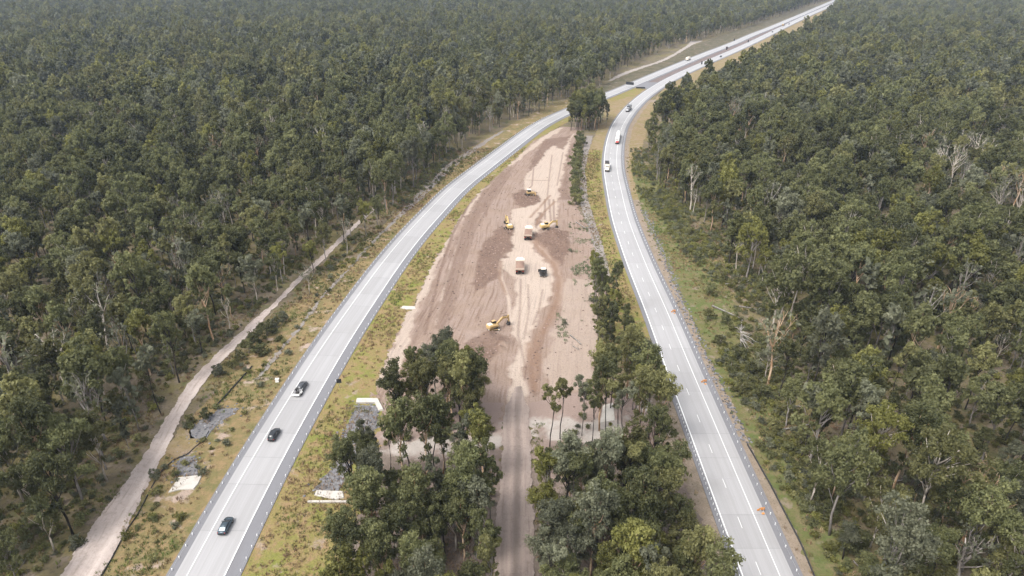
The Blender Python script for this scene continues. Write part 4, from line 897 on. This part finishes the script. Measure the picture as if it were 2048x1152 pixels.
for k, (px, py, lab, bark, leafy) in enumerate([
        (170, 495, 'bare white tree above the yellow crowned trees at far left', 'bark_pale', 0), (12, 545, 'bare pale tree at the left edge of photo', 'bark_pale', 6),
        (575, 470, 'white bare tree in the forest above the side track bend', 'bark_pale', 5), (500, 365, 'grey bare branched tree in mid left forest', 'bark_grey', 6),
        (650, 210, 'dead white limbed tree in the upper left forest', 'bark_pale', 0), (780, 392, 'orange trunked gum group leader beside left verge', 'bark_orange', 14),
        (905, 290, 'thick orange forked gum at forest edge above left carriageway', 'bark_orange', 18), (850, 345, 'grey leafless tree at forest edge left of the orange forked gum', 'bark_grey', 6),
        (1810, 200, 'pale crooked gum rising in the upper right forest', 'bark_pale', 10), (1625, 190, 'orange and white broken tree in upper right forest', 'bark_orange', 4),
        (1705, 410, 'white dead treetop in the middle right forest', 'bark_pale', 0), (1500, 300, 'orange trunked gum in right forest near the bend', 'bark_orange', 12),
        (1730, 680, 'small white dead tree in the right forest middle', 'bark_pale', 0), (1650, 830, 'tall orange snag with broken limbs right of the fallen trees', 'bark_orange', 5),
        (1930, 650, 'spreading orange limbed tree in right forest', 'bark_orange', 16), (2005, 590, 'pale trunked gum at right edge of photo', 'bark_pale', 26),
        (1990, 730, 'pale limbed gum low in the right forest by photo edge', 'bark_pale', 10), (1530, 760, 'slender pale gum beside the fallen white tree', 'bark_pale', 22),
        (690, 420, 'white dead tree beside the upper side track', 'bark_pale', 4), (620, 590, 'slender white sapling where side track meets the verge', 'bark_pale', 10)]):
    deadtree(lab, px, py, 320 + k, bark, leafy, **({'R': 6.5, 'clumps': 10} if leafy > 12 else {}))

# ------------------------------------------------------------------ shrubs
SHR = []
for i in range(5):
    w, Vv, T = make_tree(400 + i, H=4.2, R=1.9, base=.12, clumps=8, per=150, leaf=.19, tr=.09, dome=.45, crad=(.7, 1.15), lean=.2)
    SHR.append((wood_mesh('stem', w, 'bark_grey'), {c: crown_mesh('foliage', Vv, T, c) for c in COLS}))
def shrub(label, px, py, i, c, sc, group, name='shrub', zs=1.0):
    t = thing(name, label, 'shrub', (*G(px, py), 0), px * .37, group); t.scale = (sc, sc, sc * zs); link('stem', SHR[i % 5][0], t); link('foliage', SHR[i % 5][1][c], t)
    return t
rr = random.Random(5)
row = [(1160, 279), (1158, 287), (1161, 294), (1155, 302), (1157, 310), (1152, 318), (1155, 326), (1150, 335), (1153, 344), (1150, 353), (1153, 362), (1150, 371), (1153, 380), (1151, 390), (1154, 400), (1152, 410)]
for k, (px, py) in enumerate(row): shrub(f'{ORD[k]} shrub from the far end of the hedge row beside the earthworks', px, py, k, 'dark' if k % 3 else 'olive', rr.uniform(1.35, 1.75), 'hedge row of shrubs beside the earthworks')
GT = 'young pines and shrubs beside the gravel side track'
for k, (px, py, sc, col, lab) in enumerate([(438, 752, .95, 'grey', 'lowest grey green bush beside the side track'), (478, 722, .9, 'olive', 'olive bush on the verge side of side track'), (497, 706, 1.2, 'dark', 'dark bushy young pine below the tallest one by side track'), (512, 690, 1.5, 'dark', 'tallest dark young pine beside the side track'), (520, 712, 1.1, 'dark', 'dark pine bush nearest the fence by side track'), (534, 672, 1.4, 'dark', 'dark blue green young pine above the tallest one'), (552, 655, .9, 'grey', 'grey green bush topmost of the pine cluster'), (470, 740, .8, 'olive', 'small olive bush below the young pines'), (568, 645, 1.0, 'grey', 'grey green sapling beside the thin black trunk'), (412, 838, .9, 'dark', 'dark bush beside the straw patch'), (380, 846, .7, 'olive', 'small olive bush at the straw patch corner'), (310, 958, .7, 'grey', 'grey bush between the side track and culvert slab')]):
    shrub(lab, px, py, k, col, sc, GT)
GR = 'roadside bushes right of the right carriageway'
k = 0
for (px, py, sc, col) in [(1420, 590, 1.2, 'dark'), (1440, 560, 1.0, 'olive'), (1415, 640, 1.1, 'olive'), (1450, 648, 1.0, 'dark'), (1440, 690, .9, 'olive'), (1475, 720, 1.2, 'dark'), (1462, 745, 1.0, 'dark'), (1500, 752, 1.3, 'dark'), (1480, 790, 1.1, 'olive'), (1520, 800, 1.2, 'dark'), (1560, 830, 1.0, 'olive'), (1495, 770, .9, 'dark'), (1545, 865, 1.1, 'olive'), (1575, 905, .9, 'dark'), (1600, 890, 1.0, 'olive'), (1630, 1000, 1.1, 'dark'), (1700, 1105, 1.6, 'dark'), (1660, 1030, 1.0, 'dark'), (1730, 1145, 1.2, 'olive'), (1610, 940, .8, 'olive'), (1380, 470, 1.0, 'olive'), (1352, 440, .9, 'olive'), (1395, 520, 1.0, 'dark'), (1520, 690, 1.0, 'dark'), (1318, 390, .9, 'grey'), (1298, 355, .9, 'grey')]:
    shrub(f"{'dark green' if col == 'dark' else col + ' green'} bush, {ORD[k]} listed upward" if False else f"{ORD[k]} {'dark green' if col == 'dark' else ('olive' if col == 'olive' else 'grey')} bush", px, py, k, col, sc, GR); k += 1
bush = sorted([o for o in COL.objects if o.get('group') == GR], key=lambda o: o.location.y)
for k, o in enumerate(bush):
    q = o['label'].split(' ', 1)[1]; o['label'] = f"{q}, {ORD[k]} from the bottom along the right carriageway's forest verge"
# small plants in the bank left of the right carriageway
for k, (px, py, sc, col, lab) in enumerate([(1258, 700, .9, 'olive', 'upper bright bush between narrow tree strip and right carriageway'), (1272, 730, .9, 'yellow', 'lower bright bush between narrow tree strip and right carriageway'), (1140, 505, .45, 'grey', 'small weed bush on pale ground right of the haul route'), (1128, 650, .5, 'grey', 'weed bush in middle of pale ground below the machines'), (1190, 520, .9, 'dark', 'dark bush just above the narrow tree strip')]):
    shrub(lab, px, py, k, col, sc, 'bushes between the earthworks and right carriageway')

# ------------------------------------------------------------------ fallen trees
def log(label, pts, r, bark='timber_pale', branches=0, group='fallen trees and logs'):
    P = GA(pts); o = P[0]; t = thing('fallen_log', label, 'log', (*o, 0), 0, group); b = B()
    q = [(*(p - o), r + .1 + .1 * i) for i, p in enumerate(P)]; r *= .72; b.tube(q, [r * (1 - .6 * i / len(q)) for i in range(len(q))], 7)
    for k in range(3):
        a = Vector(q[0]).lerp(Vector(q[-1]), .45 + .18 * k); b.tube([a, a + Vector((math.sin(k * 2.1 + len(label)) * 1.1, math.cos(k * 2.1) * .8, .7 + .3 * k))], [r * .35, r * .1], 4); b.part('trunk', bark, t, True)
    if branches:
        b = B(); rg = random.Random(len(label))
        for k in range(branches):
            a = Vector(q[-1]).lerp(Vector(q[-2]), rg.random()); e = a + Vector((rg.uniform(-2.5, 2.5), rg.uniform(-9, 3), rg.uniform(.3, 2.6))); b.tube([a, a.lerp(e, .5) + Vector((0, 0, .4)), e], [r * .4, r * .28, r * .1], 5)
        b.part('branch', bark, t)
log('long white fallen tree with broken branching crown beside right carriageway', [(1424, 614), (1450, 626), (1482, 641)], .42)
log('grey shattered crown hanging down from the long fallen tree', [(1484, 642), (1481, 664), (1480, 684)], .34, 'timber_pale', 34)
log('white fallen log lying across the open forest lower right', [(1556, 862), (1592, 858), (1622, 851), (1662, 845)], .32)
log('short white log above the long lying log', [(1588, 814), (1604, 816)], .25)
log('thin white log in the bare clearing below black trunks', [(1450, 570), (1478, 567), (1502, 566)], .28)
log('thin grey log beyond the white fallen tree', [(1478, 614), (1500, 618), (1524, 624)], .25)
log('pale log lying near bottom right of photo', [(1706, 1124), (1722, 1142)], .22)
log('dark curved log in the right forest with pale end', [(1778, 966), (1800, 964), (1812, 958)], .3)
log('white log lying on the pale ground by narrow tree strip', [(1140, 672), (1152, 682), (1162, 692)], .3)
log('second white log just below the one by the narrow strip', [(1146, 694), (1158, 702)], .2)
log('white log on the gravel strip beside the upper earthworks', [(1152, 446), (1170, 458), (1188, 456)], .35)
log('white bare branch on the creek bed left edge', [(722, 842), (735, 841), (732, 852), (744, 863)], .22)

# ------------------------------------------------------------------ scattered stuff (geometry nodes over plain points)
def scatter_stuff(name, P, Z, idx, rotz, scl, protos, kind='stuff'):
    pc = bpy.data.collections.new(name + '_kinds')
    for o in protos: pc.objects.link(o)
    n = len(P); me = bpy.data.meshes.new(name); me.vertices.add(n)
    me.vertices.foreach_set('co', np.column_stack([P, Z]).astype(np.float32).ravel())
    a = me.attributes.new('pick', 'INT', 'POINT'); a.data.foreach_set('value', np.asarray(idx, np.int32))
    a = me.attributes.new('turn', 'FLOAT_VECTOR', 'POINT'); v = np.zeros((n, 3), np.float32); v[:, 2] = rotz; a.data.foreach_set('vector', v.ravel())
    a = me.attributes.new('size', 'FLOAT_VECTOR', 'POINT'); scl = np.asarray(scl, np.float32); scl = np.repeat(scl[:, None], 3, 1) if scl.ndim == 1 else scl; a.data.foreach_set('vector', scl.ravel())
    o = bpy.data.objects.new(name, me); COL.objects.link(o); o['kind'] = kind
    g = bpy.data.node_groups.new(name, 'GeometryNodeTree'); N = g.nodes; Lk = g.links
    g.interface.new_socket('Geometry', in_out='INPUT', socket_type='NodeSocketGeometry'); g.interface.new_socket('Geometry', in_out='OUTPUT', socket_type='NodeSocketGeometry')
    gi, go = N.new('NodeGroupInput'), N.new('NodeGroupOutput'); ci = N.new('GeometryNodeCollectionInfo'); ci.inputs['Collection'].default_value = pc
    ci.inputs['Separate Children'].default_value = True; ci.inputs['Reset Children'].default_value = True
    ip = N.new('GeometryNodeInstanceOnPoints'); ip.inputs['Pick Instance'].default_value = True
    def na(k, t):
        q = N.new('GeometryNodeInputNamedAttribute'); q.data_type = t; q.inputs['Name'].default_value = k; return q.outputs[0]
    er = N.new('FunctionNodeEulerToRotation')
    Lk.new(gi.outputs[0], ip.inputs['Points']); Lk.new(ci.outputs[0], ip.inputs['Instance']); Lk.new(na('pick', 'INT'), ip.inputs['Instance Index'])
    Lk.new(na('turn', 'FLOAT_VECTOR'), er.inputs[0]); Lk.new(er.outputs[0], ip.inputs['Rotation']); Lk.new(na('size', 'FLOAT_VECTOR'), ip.inputs['Scale']); Lk.new(ip.outputs[0], go.inputs[0])
    md = o.modifiers.new('scatter', 'NODES'); md.node_group = g; return o
def proto(name, V, F, mats, fm=None, attrs=None): return bpy.data.objects.new(name, new_mesh(name, V, F, mats, fm=fm, attrs=attrs))
def tree_proto(name, w, Vv, T, bark, col):
    n = len(w.v); F = list(w.f) + (np.arange(len(Vv)).reshape(-1, 4) + n).tolist()
    return proto(name, list(map(tuple, w.v)) + Vv.tolist(), F, [bark, col], [0] * len(w.f) + [1] * (len(F) - len(w.f)), {'tint': ('FACE', np.concatenate([np.zeros(len(w.f)), T]))})
protos = []
for lod, (per, leafs) in enumerate(((190, .34), (38, .78))):
    for ci, c in enumerate(COLS):
        for i, q in enumerate(SHAPES):
            w, Vv, T = make_tree(100 + i, per=per, leaf=leafs, limbs=1.0 if lod == 0 else .3, **q)
            protos.append(tree_proto(f'stand_kind_{lod}{ci}{i:02d}', w, Vv, T, BARK[i], c))
for i in range(4):
    w, Vv, T = make_tree(900 + i, H=19, R=4.5, base=.42, clumps=8, per=(0, 10, 22, 14)[i], leaf=.5, tr=.26, lean=1.6, crad=(1.3, 2.2), bare=True); protos.append(tree_proto(f'stand_kind_9{i}', w, Vv, T, ['bark_pale', 'bark_grey', 'bark_orange', 'bark_pale'][i], 'grey'))
dist = np.hypot(FT[:, 0], FT[:, 1]); lod = (dist > 520).astype(int)
NSH = len(SHAPES); pk = lod * 4 * NSH + FT[:, 3].astype(int) * NSH + FT[:, 2].astype(int); bare_k = RNG.uniform(size=len(FT)) < .055; pk = np.where(bare_k, 8 * NSH + RNG.integers(0, 4, len(FT)), pk)
scatter_stuff('forest', FT[:, :2], np.zeros(len(FT)), pk, FT[:, 5], np.column_stack([FT[:, 4] * .94, FT[:, 4] * .94, FT[:, 4] * 1.12]), protos)

# undergrowth in the near forest
up = []
for i in range(4):
    rng = np.random.default_rng(500 + i); Vv = np.concatenate([leaf_faces(rng, np.array([rng.uniform(-.6, .6), rng.uniform(-.6, .6), rng.uniform(.3, .9)]), rng.uniform(.4, .8), 40, .17, .8) for _ in range(5)])
    for c in ('olive', 'grey', 'dark', 'yellow'): up.append(proto(f'undergrowth_kind_{c}_{i}', Vv, np.arange(len(Vv)).reshape(-1, 4), c, attrs={'tint': ('FACE', rng.uniform(0, .7, len(Vv) // 4))}))
up.sort(key=lambda o: o.name)
def sel(y1, cell, fn, dens, seed, y0=78, hw=.80):
    rng = np.random.default_rng(seed); P = scatter(-y1 * hw - 60, y1 * hw + 60, y0, y1, cell, rng); P = P[np.abs(P[:, 0]) < P[:, 1] * hw + 40]
    k = fn(P); P, k = P[k > 0], k[k > 0]; d = fbm(P[:, 0] * .07, P[:, 1] * .07, seed, 3); m_ = rng.uniform(size=len(P)) < np.clip((d - .5) * 3.5 + .62, 0.12, 1) * dens
    return P[m_], rng
def in_forest(P):
    l, r = side(P); q = np.maximum(l + 3, r + 14)
    g = inpoly(P, GROVE_L) | inpoly(P, GROVE_R) | inpoly(P, STRIP)
    for c in CREEK: g &= ~(inpoly(P, c) & (np.random.default_rng(6).uniform(size=len(P)) < .55))
    q = np.where(g, 1, q); q = np.where((q <= 0) & (l > -26) & (l < 0) & (np.random.default_rng(4).uniform(size=len(P)) < .30), 1, q); q = np.where(pldist(P, LC[::4]) < 15, -1, q)
    q = np.where((pldist(P, GAP_TRACKS) < 3.6) | (pldist(P, RC[::4]) < 15.5), -1, q); return q
def right_scrub(P):
    l, r = side(P); d = pldist(P, RC[::4]); return np.where((r > -13) & (r < 8) & (d > 17), 1, 0)
P2, _ = sel(330, 1.7, right_scrub, 1.1, 83)
P, rng = sel(420, 2.0, in_forest, .85, 81); P = np.concatenate([P, P2])
scatter_stuff('undergrowth', P, np.zeros(len(P)), rng.integers(0, len(up), len(P)), rng.uniform(0, 6.28, len(P)), rng.uniform(.5, 1.5, len(P)), up)

# grass tufts on the verges
def tuft(seed, n=16, h=.55, r=.45):
    rng = np.random.default_rng(seed); V = []
    for k in range(n):
        a = rng.uniform(0, 6.28); x, y = rng.uniform(-r, r, 2); w_ = rng.uniform(.04, .09); l = rng.uniform(.1, .4); hh = h * rng.uniform(.5, 1.2)
        ca, sa = math.cos(a), math.sin(a); V += [(x - sa * w_, y + ca * w_, 0), (x + sa * w_, y - ca * w_, 0), (x + ca * l + sa * w_ * .3, y + sa * l - ca * w_ * .3, hh), (x + ca * l - sa * w_ * .3, y + sa * l + ca * w_ * .3, hh)]
    return np.array(V)
tp = [(f'tuft_kind_{k}_{c}', tuft(600 + k), c) for k in range(3) for c in ('tuft_brown', 'tuft_dry', 'tuft_green', 'tuft_lush')]
tp = [proto(nm, V, np.arange(len(V)).reshape(-1, 4), c) for nm, V, c in tp]
LCs, RCs = LC[LC[:, 1] > 40], RC[RC[:, 1] > 40]
EP = np.concatenate([GA([(r[1], r[0]) for r in ER]), GA([(r[2], r[0]) for r in ER[::-1]])])
def on_verge(P):
    i = P[:, 1]; lx = np.interp(i, LC[:, 1], LC[:, 0]); rx = np.interp(i, RC[:, 1], RC[:, 0]); l, r = side(P)
    dl, dr = pldist(P, LC[::4]), pldist(P, RC[::4])
    near = np.random.default_rng(9).uniform(size=len(P)); ok = (l < 2 + 26 * near) & (r < 4 + 40 * near)
    ok &= ~((P[:, 0] < lx) & (dl < 12.3)) & ~((P[:, 0] >= lx) & (dl < 4.0)) & ~((P[:, 0] > rx) & (dr < 12.6)) & ~((P[:, 0] <= rx) & (dr < 2.6))
    ok &= ~(sdf(P, EP) < .5); ok &= pldist(P, GAP_TRACKS) > 2.7
    hx = np.abs(P[:, 0] - np.interp(i, [80, 170], [0, 1])) > 4.5; ok &= hx | (i > 165)
    tan = (P[:, 0] > rx) & (dr < 17) & (np.random.default_rng(3).uniform(size=len(P)) < .85); ok &= ~tan
    for s_ in CREEK: ok &= ~inpoly(P, s_)
    return np.where(ok, 1, 0)
P, rng = sel(420, 1.0, on_verge, .9, 91)
lx = np.interp(P[:, 1], RC[:, 1], RC[:, 0]); g = fbm(P[:, 0] * .1, P[:, 1] * .1, 95, 3) + rng.normal(0, .12, len(P)) + np.where(P[:, 0] > lx, .10, 0)
kc = np.where(g < .40, 0, np.where(g < .54, 1, np.where(g < .68, 2, 3))); ti = rng.integers(0, 3, len(P)) * 4 + kc
scatter_stuff('grass', P, np.full(len(P), .08), ti, rng.uniform(0, 6.28, len(P)), rng.uniform(.5, 1.2, len(P)), tp)

# rocks in the drains and riprap, clods and gravel on the bare earth
def rockp(seed, r=.5):
    rng = np.random.default_rng(seed); bm = bmesh.new(); bmesh.ops.create_icosphere(bm, subdivisions=1, radius=r)
    for v in bm.verts: v.co *= rng.uniform(.7, 1.2); v.co.z *= .7
    V = [tuple(v.co) for v in bm.verts]; F = [tuple(v.index for v in f.verts) for f in bm.faces]; bm.free(); return V, F
rp = [proto(f'rock_kind_{k}', *rockp(700 + k), 'rock') for k in range(4)]
RIP = [poly([(634, 982), (676, 982), (700, 935), (722, 885), (758, 850), (755, 812), (712, 812), (700, 850), (686, 885), (668, 935)]), poly([(356, 952), (396, 952), (393, 930), (388, 914), (358, 914)]), poly([(382, 878), (414, 878), (440, 848), (478, 818), (446, 818), (392, 848)])]
pts = []
rng = np.random.default_rng(77)
for pg in RIP:
    lo, hi = pg.min(0) - 3, pg.max(0) + 3; Q = scatter(lo[0], hi[0], lo[1], hi[1], .85, rng); pts.append(Q[(sdf(Q, pg) + rng.exponential(.5, len(Q)) * -1.6 < 0)])
DR = GA([(1495, 890), (1470, 835), (1440, 770), (1412, 715), (1392, 665), (1372, 625), (1352, 580), (1338, 540), (1318, 490), (1300, 450), (1286, 420)])
s_ = arc(DR); S = np.arange(0, s_[-1], .22); Q = np.stack([np.interp(S, s_, DR[:, 0]), np.interp(S, s_, DR[:, 1])], -1) + rng.normal(0, .9, (len(S), 2)); pts.append(Q)
P = np.concatenate(pts); scatter_stuff('riprap_rocks', P, np.full(len(P), .16), rng.integers(0, 4, len(P)), rng.uniform(0, 6, len(P)), rng.uniform(.25, .85, len(P)), rp)
cp = [proto(f'clod_kind_{k}', *rockp(720 + k), 'clod') for k in range(3)]
lo, hi = EP.min(0), EP.max(0); Q = scatter(lo[0], hi[0], lo[1], min(hi[1], 420), 1.5, rng); Q = Q[inpoly(Q, EP)]
so = soil(Q); k = rng.uniform(size=len(Q)) < (.12 + .7 * so[:, 0]) * np.clip(1 - so[:, 1], 0, 1); Q = Q[k]
scatter_stuff('earth_clods', Q, .12 + ework_h(Q[:, 0], Q[:, 1]), rng.integers(0, 3, len(Q)), rng.uniform(0, 6, len(Q)), rng.uniform(.2, .8, len(Q)) ** 1.0, cp)
# weeds on the pale ground right of the haul route
WZ = [poly([(1138, 440), (1172, 440), (1200, 520), (1210, 570), (1150, 575), (1140, 520)]), poly([(1112, 620), (1135, 620), (1142, 690), (1118, 680)]), poly([(1150, 575), (1200, 575), (1190, 680), (1160, 640)])]
pts = []
for w_, pg in zip((.5, .5, .1), WZ):
    lo, hi = pg.min(0), pg.max(0); Q = scatter(lo[0], hi[0], lo[1], hi[1], 1.1, rng); Q = Q[inpoly(Q, pg)]; d = fbm(Q[:, 0] * .2, Q[:, 1] * .2, 13, 3); pts.append(Q[(rng.uniform(size=len(Q)) < w_ * 1.6 * np.clip((d - .42) * 6, 0, 1))])
P = np.concatenate(pts); wp = [proto(f'weed_kind_{k}', (lambda V: V)(tuft(640 + k, 22, .5, .5)), np.arange(88).reshape(-1, 4), 'tuft_weed') for k in range(3)]
scatter_stuff('weeds', P, np.full(len(P), .2), rng.integers(0, 3, len(P)), rng.uniform(0, 6, len(P)), rng.uniform(.6, 1.4, len(P)), wp)

# ------------------------------------------------------------------ air
HAZE = 0.00007
if HAZE:
    hz = link('haze', new_mesh('haze', [(x, y, z) for z in (-1.5, 114) for x, y in ((-3200, -150), (3200, -150), (3200, 3300), (-3200, 3300))],
              [(3, 2, 1, 0), (4, 5, 6, 7), (0, 1, 5, 4), (1, 2, 6, 5), (2, 3, 7, 6), (3, 0, 4, 7)], 'paint'), kind='stuff')
    hm = bpy.data.materials.new('haze_air'); hm.use_nodes = True; hm.node_tree.nodes.remove(hm.node_tree.nodes['Principled BSDF'])
    pv = hm.node_tree.nodes.new('ShaderNodeVolumePrincipled'); pv.inputs['Color'].default_value = (.66, .80, 1.0, 1); pv.inputs['Density'].default_value = HAZE
    hm.node_tree.links.new(pv.outputs[0], hm.node_tree.nodes['Material Output'].inputs['Volume']); hz.data.materials.clear(); hz.data.materials.append(hm)
